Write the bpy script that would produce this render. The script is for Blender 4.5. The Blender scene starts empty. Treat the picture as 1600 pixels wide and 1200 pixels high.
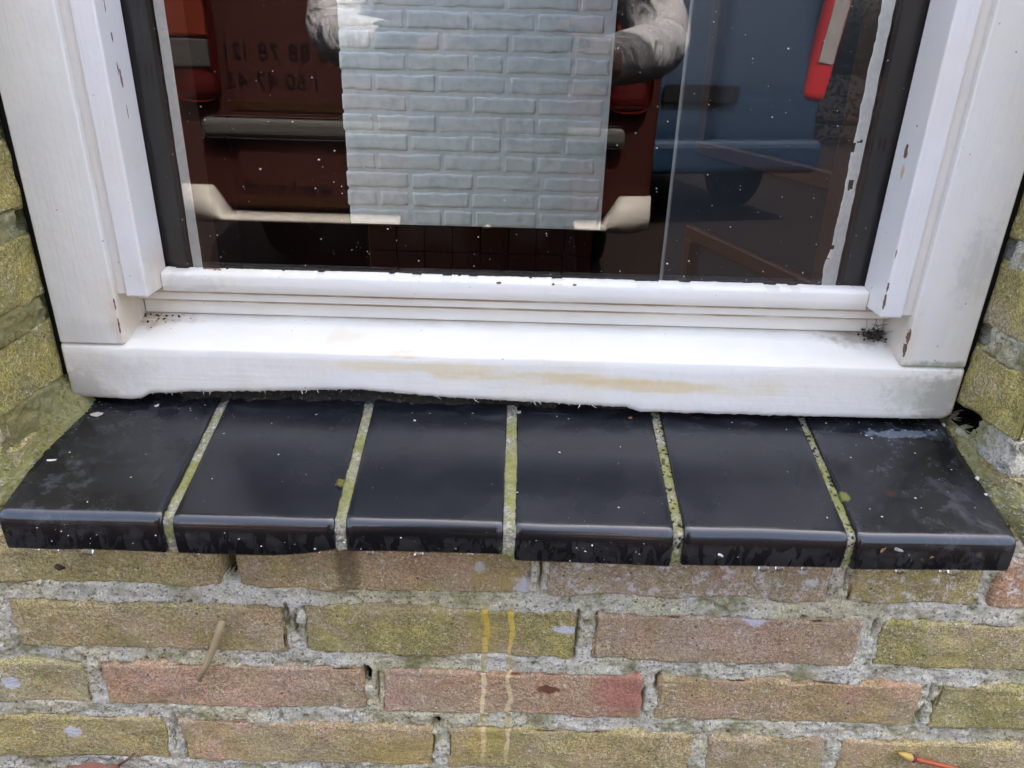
import bpy, bmesh, math, random
import numpy as np
from mathutils import Vector, Matrix

scene = bpy.context.scene
COL = scene.collection
R = math.radians

# ------------------------------------------------------------------ camera, sky, sun, exposure
cam_d = bpy.data.cameras.new('camera'); cam = bpy.data.objects.new('camera', cam_d); COL.objects.link(cam)
scene.camera = cam
cam_d.sensor_fit = 'HORIZONTAL'; cam_d.sensor_width = 36.0; cam_d.lens = 1155.5 / 1600 * 36.0
cam_d.clip_start = 0.01; cam_d.clip_end = 500
_y, _t, _r = R(.1353), R(-24.331), R(1.6367)
fwd = Vector((math.sin(_y) * math.cos(_t), math.cos(_y) * math.cos(_t), math.sin(_t)))
rgt = Vector((math.cos(_y), -math.sin(_y), 0)); upv = rgt.cross(fwd)
r2 = math.cos(_r) * rgt + math.sin(_r) * upv; u2 = -math.sin(_r) * rgt + math.cos(_r) * upv
m = Matrix((r2, u2, -fwd)).transposed().to_4x4(); m.translation = Vector((-.0015, -.4349, .282))
cam.matrix_world = m

SUN_EL, SUN_AZ = 60.0, 18.0          # degrees; azimuth clockwise from +Y: the sun stands behind the house, this wall is in open shade and the street is sunlit
world = bpy.data.worlds.new('World'); scene.world = world; world.use_nodes = True
wn = world.node_tree; bg = wn.nodes['Background']
sky = wn.nodes.new('ShaderNodeTexSky'); sky.sky_type = 'NISHITA'; sky.sun_disc = False
sky.sun_elevation = R(SUN_EL); sky.sun_rotation = R(SUN_AZ)
sky.air_density = 0.85; sky.dust_density = 10.0; sky.ozone_density = 0.5
wn.links.new(sky.outputs[0], bg.inputs[0]); bg.inputs[1].default_value = 0.15
sun_d = bpy.data.lights.new('sun', 'SUN'); sun = bpy.data.objects.new('sun', sun_d); COL.objects.link(sun)
sun_d.energy = 4.0; sun_d.angle = R(.5); sun_d.color = (1.0, .95, .88)
_d = Vector((math.sin(R(SUN_AZ)) * math.cos(R(SUN_EL)), math.cos(R(SUN_AZ)) * math.cos(R(SUN_EL)), math.sin(R(SUN_EL))))
sun.rotation_euler = (-_d).to_track_quat('-Z', 'Y').to_euler()
sun.location = _d * 20
vs = scene.view_settings
vs.view_transform = 'Standard'; vs.look = 'None'; vs.gamma = 1.0; vs.use_curve_mapping = False
vs.exposure = 2.98
scene.cycles.max_bounces = 7; scene.cycles.adaptive_threshold = .02; scene.cycles.transparent_max_bounces = 16
scene.cycles.use_denoising = True

# ------------------------------------------------------------------ numpy noise
def _hash(i, j, k, s):
    n = (i * 374761393 + j * 668265263 + k * 2147483647 + s * 974711) & 0xffffffff
    n = ((n ^ (n >> 13)) * 1274126177) & 0xffffffff
    n = ((n ^ (n >> 16)) * 2246822519) & 0xffffffff
    return ((n ^ (n >> 15)) & 0xffff) / 65535.0
def vnoise(p, freq, seed=0):
    q = np.asarray(p, float) * freq + 1000.0
    i = np.floor(q).astype(np.int64); f = q - i; f = f * f * (3 - 2 * f)
    r = 0
    for a in (0, 1):
        for b in (0, 1):
            for c in (0, 1):
                w = (f[..., 0] if a else 1 - f[..., 0]) * (f[..., 1] if b else 1 - f[..., 1]) * (f[..., 2] if c else 1 - f[..., 2])
                r = r + w * _hash(i[..., 0] + a, i[..., 1] + b, i[..., 2] + c, seed)
    return r - .5
def fbm(p, freq, oct=3, seed=0, gain=.5):
    t = 0; a = 1.0
    for o in range(oct):
        t = t + a * vnoise(p, freq * 2.03 ** o, seed + o * 17); a *= gain
    return t

# ------------------------------------------------------------------ object helpers
def mesh_np(name, V, F, smooth=True):
    me = bpy.data.meshes.new(name)
    me.from_pydata(np.asarray(V).reshape(-1, 3).tolist(), [], [list(map(int, f)) for f in F])
    if smooth: me.polygons.foreach_set('use_smooth', [True] * len(me.polygons))
    me.update(); return me
def grid_faces(nv, nu, off=0, flip=False):
    idx = np.arange(nv * nu).reshape(nv, nu) + off
    q = np.stack([idx[:-1, :-1], idx[:-1, 1:], idx[1:, 1:], idx[1:, :-1]], -1).reshape(-1, 4)
    return q[:, ::-1] if flip else q
def link(name, me, mat, parent=None, loc=(0, 0, 0), rot=(0, 0, 0)):
    o = bpy.data.objects.new(name, me); COL.objects.link(o)
    if me is not None and mat is not None:
        for mm in (mat if isinstance(mat, (list, tuple)) else [mat]): me.materials.append(mm)
    o.location = loc; o.rotation_euler = rot
    if parent: o.parent = parent
    return o
def tag(o, label=None, cat=None, group=None, kind=None):
    if label: o['label'] = label
    if cat: o['category'] = cat
    if group: o['group'] = group
    if kind: o['kind'] = kind
    return o
def thing(name, label, cat, loc=(0, 0, 0), group=None, rot=(0, 0, 0)):
    o = bpy.data.objects.new(name, None); COL.objects.link(o); o.location = loc; o.rotation_euler = rot
    o.empty_display_size = .05
    return tag(o, label, cat, group)
def local(o, parent):   # keep world placement: all builders below use world coordinates, parents hold plain offsets
    o.parent = parent; o.matrix_parent_inverse = (Matrix.Translation(parent.location) @ parent.rotation_euler.to_matrix().to_4x4()).inverted()
    return o
def bevel_box(x0, x1, y0, y1, z0, z1, r=.001, seg=2):
    bm = bmesh.new(); bmesh.ops.create_cube(bm, size=1)
    for v in bm.verts: v.co = Vector(((x0 + x1) / 2 + v.co.x * (x1 - x0), (y0 + y1) / 2 + v.co.y * (y1 - y0), (z0 + z1) / 2 + v.co.z * (z1 - z0)))
    if r > 0: bmesh.ops.bevel(bm, geom=list(bm.edges), offset=r, segments=seg, profile=.5, affect='EDGES')
    me = bpy.data.meshes.new('box'); bm.to_mesh(me); bm.free()
    return me
def loft(profile, closed_caps=True):
    """profile: array (nx, np, 3): closed cross-sections swept along x."""
    P = np.asarray(profile); nx, n = P.shape[:2]
    F = []
    for i in range(nx - 1):
        a = i * n; b = a + n
        for j in range(n):
            k = (j + 1) % n
            F.append((a + j, b + j, b + k, a + k))
    if closed_caps:
        F.append(tuple(range(n))); F.append(tuple(range((nx - 1) * n, nx * n))[::-1])
    return P.reshape(-1, 3), F
def tube(pts, rad, n=8):
    pts = np.asarray(pts, float); V = []; F = []
    for i, p in enumerate(pts):
        t = pts[min(i + 1, len(pts) - 1)] - pts[max(i - 1, 0)]; t /= np.linalg.norm(t)
        a = np.cross(t, [0.13, .95, .28]); a /= np.linalg.norm(a); b = np.cross(t, a)
        rr = rad[i] if hasattr(rad, '__len__') else rad
        for k in range(n):
            w = 2 * math.pi * k / n; V.append(p + rr * (math.cos(w) * a + math.sin(w) * b))
    for i in range(len(pts) - 1):
        for k in range(n):
            F.append((i * n + k, i * n + (k + 1) % n, (i + 1) * n + (k + 1) % n, (i + 1) * n + k))
    F.append(tuple(range(n))[::-1]); F.append(tuple(range((len(pts) - 1) * n, len(pts) * n)))
    return mesh_np('tube', V, F)

# ------------------------------------------------------------------ material helpers
class Mat:
    def __init__(s, name):
        s.m = bpy.data.materials.new(name); s.m.use_nodes = True; s.t = s.m.node_tree
        s.b = s.t.nodes['Principled BSDF']; s.pos = s.t.nodes.new('ShaderNodeNewGeometry').outputs['Position']
        s.p = s.pos; s.cache = {}
    def new(s, ty, **kw):
        n = s.t.nodes.new(ty)
        for k, v in kw.items(): setattr(n, k, v)
        return n
    def put(s, sock, v):
        if isinstance(v, bpy.types.NodeSocket): s.t.links.new(v, sock)
        elif v is not None:
            if hasattr(sock.default_value, '__len__') and not hasattr(v, '__len__'): v = (v,) * len(sock.default_value)
            if hasattr(v, '__len__') and len(sock.default_value) == 4 and len(v) == 3: v = tuple(v) + (1,)
            sock.default_value = v
    def math(s, op, a, b=None, c=None, clamp=False):
        n = s.new('ShaderNodeMath', operation=op, use_clamp=clamp)
        for i, v in enumerate((a, b, c)):
            if v is not None: s.put(n.inputs[i], v)
        return n.outputs[0]
    def vec(s, op, a, b=None, out=0):
        n = s.new('ShaderNodeVectorMath', operation=op); s.put(n.inputs[0], a)
        if b is not None: s.put(n.inputs[1], b)
        return n.outputs[out]
    def noise(s, scale, detail=2, rough=.5, vec=None, dist=0, color=False):
        key = (scale, detail, rough, dist, color)
        if vec is None and key in s.cache: return s.cache[key]
        n = s.new('ShaderNodeTexNoise'); s.put(n.inputs['Vector'], vec if vec is not None else s.p)
        n.inputs['Scale'].default_value = scale; n.inputs['Detail'].default_value = detail
        n.inputs['Roughness'].default_value = rough; n.inputs['Distortion'].default_value = dist
        if vec is None: s.cache[key] = n.outputs['Color' if color else 0]
        return n.outputs['Color' if color else 0]
    def vor(s, scale, vec=None, out='Distance', feat='F1', rnd=1.0):
        n = s.new('ShaderNodeTexVoronoi', feature=feat); s.put(n.inputs['Vector'], vec if vec is not None else s.p)
        n.inputs['Scale'].default_value = scale; n.inputs['Randomness'].default_value = rnd
        return n.outputs[out]
    def step(s, v, lo, hi):   # smoothstep lo..hi -> 0..1 (lo may exceed hi)
        n = s.new('ShaderNodeMapRange', interpolation_type='SMOOTHSTEP'); s.put(n.inputs[0], v)
        n.inputs[1].default_value = lo; n.inputs[2].default_value = hi
        return n.outputs[0]
    def mix(s, f, a, b, mode='MIX'):
        n = s.new('ShaderNodeMix', data_type='RGBA', blend_type=mode); s.put(n.inputs[0], f); s.put(n.inputs[6], a); s.put(n.inputs[7], b)
        return n.outputs[2]
    def mixf(s, f, a, b):
        n = s.new('ShaderNodeMix', data_type='FLOAT'); s.put(n.inputs[0], f); s.put(n.inputs[2], a); s.put(n.inputs[3], b)
        return n.outputs[0]
    def scaled(s, v, k): return s.vec('MULTIPLY', v, k)
    def xyz(s, v=None):
        n = s.new('ShaderNodeSeparateXYZ'); s.put(n.inputs[0], v if v is not None else s.pos); return n.outputs
    def blob(s, c, rad, wob=.8, freq=90, soft=.35):
        """a patch with a ragged edge round point c on the surface; rad per axis (use a big number for an axis to ignore)"""
        d = s.vec('SUBTRACT', s.pos, tuple(c)); d = s.vec('DIVIDE', d, tuple(rad))
        l = s.vec('LENGTH', d, out=1)
        l = s.math('ADD', l, s.math('MULTIPLY', s.math('SUBTRACT', s.noise(min((50, 90, 160, 260), key=lambda q: abs(math.log(q / freq))), 2, .6), .5), wob * 2))
        return s.step(l, 1.0 + soft / 2, 1.0 - soft / 2)
    def bump(s, h, strength=.5, dist=.001, prev=None):
        n = s.new('ShaderNodeBump'); n.inputs['Strength'].default_value = strength; n.inputs['Distance'].default_value = dist
        s.put(n.inputs['Height'], h)
        if prev is not None: s.put(n.inputs['Normal'], prev)
        return n.outputs[0]
    def out(s, color=None, rough=None, normal=None, **kw):
        s.put(s.b.inputs['Base Color'], color); s.put(s.b.inputs['Roughness'], rough)
        if normal is not None: s.put(s.b.inputs['Normal'], normal)
        for k, v in kw.items(): s.put(s.b.inputs[k.replace('_', ' ')], v)
        return s.m
def plain(name, c, rough=.6, **kw):
    if max(c) < .05: kw.setdefault('Specular_IOR_Level', .10)
    M = Mat(name); n = M.noise(40, 4); col = M.mix(M.math('MULTIPLY', n, .5), c, tuple(x * .6 for x in c))
    return M.out(col, rough, **kw)

# ---- brick: object colour = fired clay tint, object alpha = how much algae has grown on it
def brick_material():
    M = Mat('weathered_brick')
    oi = M.new('ShaderNodeObjectInfo'); base = M.mix(1, oi.outputs['Color'], (2.0, 2.24, 1.98), 'MULTIPLY'); alg = oi.outputs['Alpha']
    off = M.vec('ADD', M.pos, M.scaled(oi.outputs['Random'], (7.0, 3.0, 5.0)))
    big = M.noise(16, 4, .6, off)
    col = M.mix(M.step(big, .40, .68), base, M.mix(.75, base, (1.0, .76, .70), 'MULTIPLY'))
    col = M.mix(M.step(M.noise(38, 4, .65, off), .50, .72), col, M.mix(1, col, (.78, .76, .74), 'MULTIPLY'))
    col = M.mix(M.math('ADD', M.math('MULTIPLY', M.step(M.noise(11, 5, .7, off), .38, .66), .45), .10), col, (.44, .385, .31))
    soot = M.step(M.noise(27, 5, .7, off), .55, .76); col = M.mix(M.math('MULTIPLY', soot, .5), col, (.20, .165, .13))
    col = M.mix(.15, col, (.40, .31, .22))
    # algae film, olive to yellow
    a1 = M.noise(20, 5, .62, off); a2 = M.noise(120, 3, .6)
    al = M.math('MULTIPLY', M.step(M.math('ADD', a1, M.math('MULTIPLY', a2, .25)), .46, .72), M.math('MULTIPLY', alg, 1.15))
    al = M.math('ADD', al, M.math('MULTIPLY', alg, .20), clamp=True)
    algc = M.mix(M.step(M.noise(45, 3, .5, off), .4, .68), (.31, .27, .085), (.45, .38, .105))
    col = M.mix(M.math('MULTIPLY', al, .9), col, algc)
    # sandy grain
    g = M.math('ADD', M.math('MULTIPLY', M.noise(950, 1, .6), .5), M.math('MULTIPLY', M.noise(430, 2, .7), .5)); g2 = M.noise(300, 3, .7)
    col = M.mix(M.mixf(M.step(M.noise(17, 3, .6, off), .35, .65), M.step(g, .30, .70), M.step(g, .42, .58)), M.mix(1, col, (.62, .60, .57), 'MULTIPLY'), M.mix(1, col, (1.34, 1.32, 1.28), 'MULTIPLY'))
    col = M.mix(M.math('MULTIPLY', M.step(g2, .59, .68), .7), col, (.78, .71, .61))
    col = M.mix(M.math('MULTIPLY', M.step(g2, .36, .29), .55), col, (.12, .09, .07))
    pits = M.math('MULTIPLY', M.step(M.vor(110), .16, .08), M.step(M.noise(41, 2, .5, off), .5, .6)); col = M.mix(M.math('MULTIPLY', pits, .8), col, (.06, .045, .035))
    # white grit and lichen
    x, y, z = M.xyz()
    sp = M.vor(210); spr = M.step(M.noise(33, 3, .6, off), .48, .66)
    col = M.mix(M.math('MULTIPLY', M.step(sp, .19, .10), spr), col, (.72, .70, .64))
    up = M.math('MULTIPLY', M.math('MULTIPLY', M.step(z, -.13, -.06), M.step(z, -.022, -.032)), M.step(x, -.03, .06))
    li = M.math('MULTIPLY', M.step(M.noise(95, 5, .75), .52, .62), up)
    col = M.mix(M.math('MULTIPLY', li, .85), col, (.72, .69, .64))
    for c, r in (((-.355, 0, -.241), (.007, 1, .006)), ((-.392, 0, -.187), (.007, 1, .007)), ((.188, 0, -.1045), (.008, 1, .006)),
                 ((.0125, 0, -.079), (.007, 1, .010)), ((.046, 0, -.118), (.010, 1, .0035)), ((-.02, 0, -.062), (.004, 1, .005))):
        col = M.mix(M.math('MULTIPLY', M.blob(c, r, .9, 260, .5), .85), col, (.66, .65, .66))
    # two runs of old yellow paint below the middle joint
    wob = M.math('ADD', M.math('MULTIPLY', M.math('SUBTRACT', M.noise(50, 2, .6), .5), .006), M.math('MULTIPLY', M.math('SUBTRACT', M.noise(20, 1), .5), .010)); fat = M.math('MULTIPLY', M.math('SUBTRACT', M.noise(90, 2, .6), .5), .0035)
    for x0, w, k in ((-.0160, .0027, 1.0), (.0036, .0024, .85)):
        d = M.math('ADD', M.math('ABSOLUTE', M.math('SUBTRACT', M.math('ADD', x, wob), x0)), fat)
        run = M.math('MULTIPLY', M.step(d, w, w * .45), M.step(z, -.083, -.098))
        run = M.math('MULTIPLY', run, M.step(M.noise(170, 3, .7), .22, .36))
        run = M.math('MULTIPLY', run, M.step(z, -.275, -.24))
        col = M.mix(M.math('MULTIPLY', run, k), col, M.mix(M.step(z, -.125, -.16), (.80, .54, .09), (.82, .64, .36)))
    for c, r in (((-.018, 0, -.066), (.006, 1, .012)), ((.003, 0, -.072), (.007, 1, .009)), ((-.012, 0, -.24), (.016, 1, .022)), ((-.09, 0, -.255), (.045, 1, .02)), ((-.016, 0, -.128), (.012, 1, .025))):
        col = M.mix(M.math('MULTIPLY', M.blob(c, r, 1.3, 90, 1.4), .38), col, (.46, .34, .045))
    # rust-brown spot and damp stain
    col = M.mix(M.math('MULTIPLY', M.blob((.035, 0, -.181), (.009, 1, .004), .7, 200), .85), col, (.12, .03, .012))
    col = M.mix(M.math('MULTIPLY', M.blob((-.116, 0, -.06), (.008, 1, .035), .6, 60, .9), .6), col, (.10, .06, .03))
    col = M.mix(M.math('MULTIPLY', M.blob((.095, 0, -.178), (.022, 1, .022), .6, 70, 1.2), .7), col, (.42, .13, .09))
    h = M.math('ADD', M.math('MULTIPLY', g, .5), g2)
    n = M.bump(M.math('ADD', h, M.noise(130, 3, .6)), 1.0, .0016)
    return M.out(col, .92, n)
def mortar_material(name='lime_mortar', moss=.3, tone=(.72, .66, .50)):
    M = Mat(name)
    g = M.vor(620, out='Color'); gs = M.xyz(g)[0]
    n1 = M.noise(700, 3, .75); n2 = M.noise(30, 4, .6)
    col = M.mix(M.step(n1, .3, .7), tuple(t * .66 for t in tone), tuple(t * 1.4 for t in tone))
    col = M.mix(M.math('MULTIPLY', M.step(gs, .78, .9), .7), col, tuple(min(.66, t * 1.7) for t in tone))
    col = M.mix(M.math('MULTIPLY', M.step(gs, .10, .05), .7), col, (.13, .125, .11))
    col = M.mix(M.step(n2, .55, .70), col, M.mix(1, col, (.72, .74, .70), 'MULTIPLY'))
    ms = M.math('MULTIPLY', M.step(M.math('ADD', M.noise(22, 4, .6), M.math('MULTIPLY', M.noise(160, 2), .3)), .72 - .32 * moss, .98 - .42 * moss), .85)
    col = M.mix(ms, col, M.mix(M.noise(200, 2), (.16, .15, .05), (.36, .34, .12)))
    film = M.math('MULTIPLY', M.step(M.noise(8, 4, .6), .44, .66), .7); col = M.mix(film, col, M.mix(1, col, (.86, .80, .52), 'MULTIPLY'))
    x, y, z = M.xyz()
    wob = M.math('ADD', M.math('MULTIPLY', M.math('SUBTRACT', M.noise(50, 2, .6), .5), .006), M.math('MULTIPLY', M.math('SUBTRACT', M.noise(20, 1), .5), .010)); fat = M.math('MULTIPLY', M.math('SUBTRACT', M.noise(90, 2, .6), .5), .0035)
    for x0, w in ((-.0160, .0028), (.0036, .0024)):
        d = M.math('ADD', M.math('ABSOLUTE', M.math('SUBTRACT', M.math('ADD', x, wob), x0)), fat)
        run = M.math('MULTIPLY', M.math('MULTIPLY', M.step(d, w, w * .4), M.step(z, -.085, -.1)), M.step(M.noise(170, 3, .7), .18, .34))
        col = M.mix(M.math('MULTIPLY', run, M.math('MULTIPLY', M.step(y, .05, .03), .7)), col, (.60, .46, .16))
    n = M.bump(M.math('ADD', gs, n1), .8, .0016)
    return M.out(col, .95, n)
MAT_BRICK = brick_material(); MAT_MORTAR = mortar_material(); MAT_MOSSY = mortar_material('mossy_mortar', 1.25, (.46, .43, .30))

def joint_material():
    M = Mat('tile_joint_mortar')
    x, y, z = M.xyz()
    n1 = M.noise(600, 3, .7); n2 = M.noise(60, 4, .6); g = M.xyz(M.vor(500, out='Color'))[0]
    col = M.mix(M.step(n1, .3, .7), (.17, .155, .10), (.44, .41, .31))
    col = M.mix(M.math('MULTIPLY', M.step(g, .8, .9), .6), col, (.6, .55, .45))
    mossy = M.math('MULTIPLY', M.step(M.math('ADD', n2, M.math('MULTIPLY', M.math('ABSOLUTE', M.math('SUBTRACT', y, .005)), -3.0)), .28, .52), .8)
    col = M.mix(mossy, col, M.mix(M.noise(150, 2), (.11, .12, .012), (.36, .35, .08)))
    col = M.mix(M.math('MULTIPLY', M.step(g, .22, .12), M.step(x, .06, .09)), col, (.03, .025, .012))
    return M.out(col, .95, M.bump(M.math('ADD', g, n1), .9, .0012))
MAT_JOINT = joint_material()

def tile_material():
    M = Mat('black_glazed_tile')
    oi = M.new('ShaderNodeObjectInfo'); rnd = oi.outputs['Random']
    x, y, z = M.xyz()
    st = M.scaled(M.pos, (5, 22, 22))
    film = M.noise(1.0, 4, .55, st)
    nz = M.xyz(M.new('ShaderNodeNewGeometry').outputs['Normal'])[2]
    dusty = M.mix(M.step(film, .35, .7), (.0075, .008, .0098), (.0135, .0145, .0175))
    col = M.mix(M.step(nz, .75, .95), (.0055, .006, .007), dusty)  # tops carry dust; fronts coloured darker for the shaded ground they mirror
    # dried lime haze near the two outer ends and at the back
    ends = M.step(M.math('ABSOLUTE', x), .19, .33)
    haze = M.math('MULTIPLY', M.step(M.noise(60, 6, .75), .47, .75), M.math('ADD', M.math('MULTIPLY', ends, .50), .04))
    back = M.math('MULTIPLY', M.step(y, .03, .075), M.step(M.noise(70, 5, .7, M.scaled(M.pos, (.5, 1.5, 1))), .48, .72))
    haze = M.math('ADD', haze, M.math('MULTIPLY', back, .22), clamp=True)
    col = M.mix(haze, col, (.11, .115, .125))
    # wipe marks: arcs on the two right-hand tiles
    arc = M.vec('LENGTH', M.vec('SUBTRACT', M.pos, (.12, -.11, 0)), out=1)
    ring = M.noise(1.0, 4, .75, M.vec('ADD', M.scaled(M.xyz()[0], (0, 0, 0)), M.scaled(arc, (520, 30, 30))))
    ring = M.math('MULTIPLY', M.step(ring, .58, .74), M.math('MULTIPLY', M.step(x, .16, .24), M.step(M.noise(18, 3), .42, .62)))
    col = M.mix(M.math('MULTIPLY', ring, .7), col, (.16, .165, .18))
    scr = M.math('MULTIPLY', M.step(M.noise(1.0, 3, .6, M.scaled(M.pos, (9, 420, 60))), .70, .78), M.step(M.noise(14, 2), .52, .64))
    col = M.mix(M.math('MULTIPLY', scr, .35), col, (.22, .22, .23))
    # white specks
    spk = M.math('MULTIPLY', M.step(M.vor(140), .05, .02), M.step(M.noise(30, 2), .45, .6))
    col = M.mix(spk, col, (.6, .58, .52))
    # dull lime film that has run down the front face, leaving glossy black tongues
    fr = M.math('MULTIPLY', M.step(y, -.0325, -.0345), M.step(z, -.008, -.014))
    tongues = M.step(M.noise(1.0, 3, .5, M.scaled(M.pos, (120, 1, 45)), dist=1.2), .46, .54)
    frd = M.math('MULTIPLY', M.math('MULTIPLY', fr, tongues), M.step(M.noise(70, 4, .7), .25, .6))
    col = M.mix(M.math('MULTIPLY', frd, .55), col, (.024, .025, .024))
    alg = M.math('MULTIPLY', M.math('MULTIPLY', fr, M.step(M.noise(160, 3, .7), .62, .70)), M.step(M.noise(11, 2), .45, .6))
    col = M.mix(M.math('MULTIPLY', alg, .8), col, (.13, .14, .03))
    for c, r, cc in (((.2295, -.0004, .0078), (.0045, .0042, 1), (.17, .18, .035)), ((.2645, .003, .0087), (.0035, .0025, 1), (.05, .018, .01)),
                     ((.295, .063, .023), (.026, .004, 1), (.16, .19, .22))):
        col = M.mix(M.math('MULTIPLY', M.blob(c, r, .5 if r[0] < .01 else 1.0, 120, .5), .8), col, cc)
    rough = M.math('ADD', M.math('MULTIPLY', film, .12), M.math('MULTIPLY', M.step(M.noise(9, 4, .6), .4, .65), .12)); rough = M.math('ADD', rough, .14)
    rough = M.math('ADD', rough, M.math('MULTIPLY', haze, .35)); rough = M.mixf(M.step(nz, .75, .95), .20, rough)
    rough = M.mixf(frd, rough, .55)
    n = M.bump(M.noise(14, 2, .4), .07, .006); n = M.bump(M.noise(700, 2), .06, .0004, n)
    return M.out(col, rough, n, Specular_IOR_Level=.85)
MAT_TILE = tile_material()

def paint_material(name, along, tone=(.80, .80, .785), chips=(), stains_shade=(), gloss=.33):
    """brushed gloss paint on wood; along = stretch of the brush strokes"""
    M = Mat(name)
    k = {'x': (10, 420, 420), 'z': (420, 420, 10)}[along]
    brush = M.noise(1.0, 4, .6, M.scaled(M.pos, k)); lump = M.noise(38, 4, .6); fine = M.noise(300, 3)
    col = M.mix(M.step(M.noise(12, 4, .6), .38, .7), tone, tuple(t * q for t, q in zip(tone, (.95, .955, .965))))
    col = M.mix(M.math('MULTIPLY', M.step(brush, .62, .74), .05), col, (.55, .53, .48))
    dirt = M.math('MULTIPLY', M.step(M.vor(95), .085, .035), M.step(M.noise(21, 3), .5, .62))
    col = M.mix(M.math('MULTIPLY', dirt, .75), col, (.16, .13, .10))
    rough = M.math('ADD', M.math('MULTIPLY', lump, .2), gloss - .08)
    hgt = M.math('MULTIPLY', brush, 1.0)
    smear = M.noise(1.0, 3, .6, M.scaled(M.pos, {'x': (16, 110, 110), 'z': (110, 110, 16)}[along]))
    hair = M.math('MULTIPLY', M.step(M.noise(1.0, 2, .5, M.scaled(M.pos, {'x': (7, 900, 900), 'z': (900, 900, 7)}[along])), .70, .76), M.step(M.noise(26, 2), .5, .62))
    col = M.mix(M.math('MULTIPLY', hair, .14), col, (.40, .34, .27)); hgt = M.math('SUBTRACT', hgt, M.math('MULTIPLY', hair, .8))
    grime = M.math('MULTIPLY', M.step(M.noise(9, 5, .65), .42, .70), .5); col = M.mix(grime, col, tuple(t * q for t, q in zip(tone, (.95, .90, .77))))
    scuff = M.math('MULTIPLY', M.step(M.noise(240, 4, .75), .60, .70), M.step(M.noise(19, 3, .6), .52, .66)); col = M.mix(M.math('MULTIPLY', scuff, .35), col, (.36, .32, .26))
    for c, r, cc, a, wob, fq in stains_shade:
        mk = M.math('MULTIPLY', M.math('MULTIPLY', M.blob(c, r, wob, fq, 1.0), a), M.step(smear, .22, .50)); col = M.mix(mk, col, cc)
    for c, r in chips:
        mk = M.blob(c, r, .85, 260, .22); col = M.mix(mk, col, M.mix(M.noise(400, 2), (.10, .045, .025), (.26, .15, .09)))
        rough = M.mixf(mk, rough, .9); hgt = M.math('SUBTRACT', hgt, M.math('MULTIPLY', mk, 1.5))
    n = M.bump(M.math('ADD', M.math('MULTIPLY', hgt, .38), M.math('ADD', M.math('ADD', M.math('MULTIPLY', M.noise(75, 2, .5), .8), M.math('MULTIPLY', M.noise(24, 2, .5), 1.6)), M.math('MULTIPLY', fine, .12))), .5, .0010)
    return M.out(col, rough, n, Specular_IOR_Level=.45)
YEL = (.76, .63, .36)
MAT_SILL = paint_material('sill_gloss_paint', 'x', (.825, .80, .715), stains_shade=(
    ((-.070, .067, .0665), (.060, .03, .0045), YEL, .60, .75, 40), ((.020, .067, .0605), (.075, .03, .0040), (.72, .56, .27), .62, .75, 42),
    ((.105, .067, .0560), (.045, .03, .0045), (.72, .53, .22), .60, .8, 50), ((.170, .067, .0570), (.040, .03, .0065), YEL, .42, .8, 45),
    ((-.128, .085, .080), (.012, .010, .01), YEL, .40, .9, 70), ((-.080, .069, .0765), (.014, .004, .003), (.72, .50, .2), .55, .9, 80),
    ((.322, .067, .052), (.018, .03, .020), (.40, .39, .33), .8, 1.0, 140), ((.300, .067, .055), (.020, .03, .014), (.42, .48, .38), .45, 1.2, 260),
    ((-.325, .067, .042), (.022, .03, .012), (.38, .36, .30), .75, .9, 110), ((-.300, .067, .055), (.03, .03, .012), (.62, .60, .54), .5, .9, 90),
    ((-.275, .11, .09), (.028, .016, .03), (.42, .30, .19), .75, .8, 70), ((.270, .108, .09), (.030, .016, .03), (.33, .27, .20), .8, .9, 90),
    ((0, .114, .092), (.29, .010, .03), (.60, .50, .38), .7, .5, 60)))
MAT_STILE = paint_material('stile_gloss_paint', 'z', (.80, .785, .710), chips=(((.2848, .068, .090), (.0008, .004, .006)), ((.2852, .068, .1), (.0006, .004, .006)), ((-.2858, .067, .093), (.0006, .005, .006)), ((-.2858, .067, .108), (.0005, .005, .004))), stains_shade=(
    ((.318, .067, .155), (.012, .03, .025), (.50, .50, .44), .5, 1.0, 160), ((.310, .067, .079), (.03, .03, .003), (.25, .30, .18), .7, 1.0, 200),
    ((-.315, .067, .085), (.03, .03, .010), (.60, .58, .53), .4, 1.0, 90), ((-.283, .09, .10), (.01, .03, .03), (.62, .47, .30), .6, .6, 70), ((.283, .09, .10), (.01, .03, .03), (.66, .56, .44), .55, .6, 70)))
MAT_STOP = paint_material('stop_aged_paint', 'z', (.79, .775, .735), chips=(
    ((-.2618, .0865, .258), (.006, .0011, .0065)), ((-.2618, .0845, .264), (.006, .0007, .0050)), ((-.2618, .084, .283), (.006, .0009, .0035)), ((-.2618, .082, .300), (.006, .0005, .0040)), ((-.2618, .087, .237), (.006, .0004, .0040)),
    ((.2618, .0885, .226), (.006, .0024, .0046)), ((.2618, .082, .243), (.006, .0008, .0008)), ((.2620, .0695, .136), (.0007, .0012, .0040)), ((.2622, .0695, .126), (.0007, .0012, .0060)), ((.2620, .0692, .160), (.0005, .001, .005))), stains_shade=(
    ((.2618, .087, .213), (.004, .002, .004), (.60, .33, .10), .7, .7, 200), ((-.2618, .092, .125), (.01, .02, .02), (.62, .47, .32), .5, .8, 90)))
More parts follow.
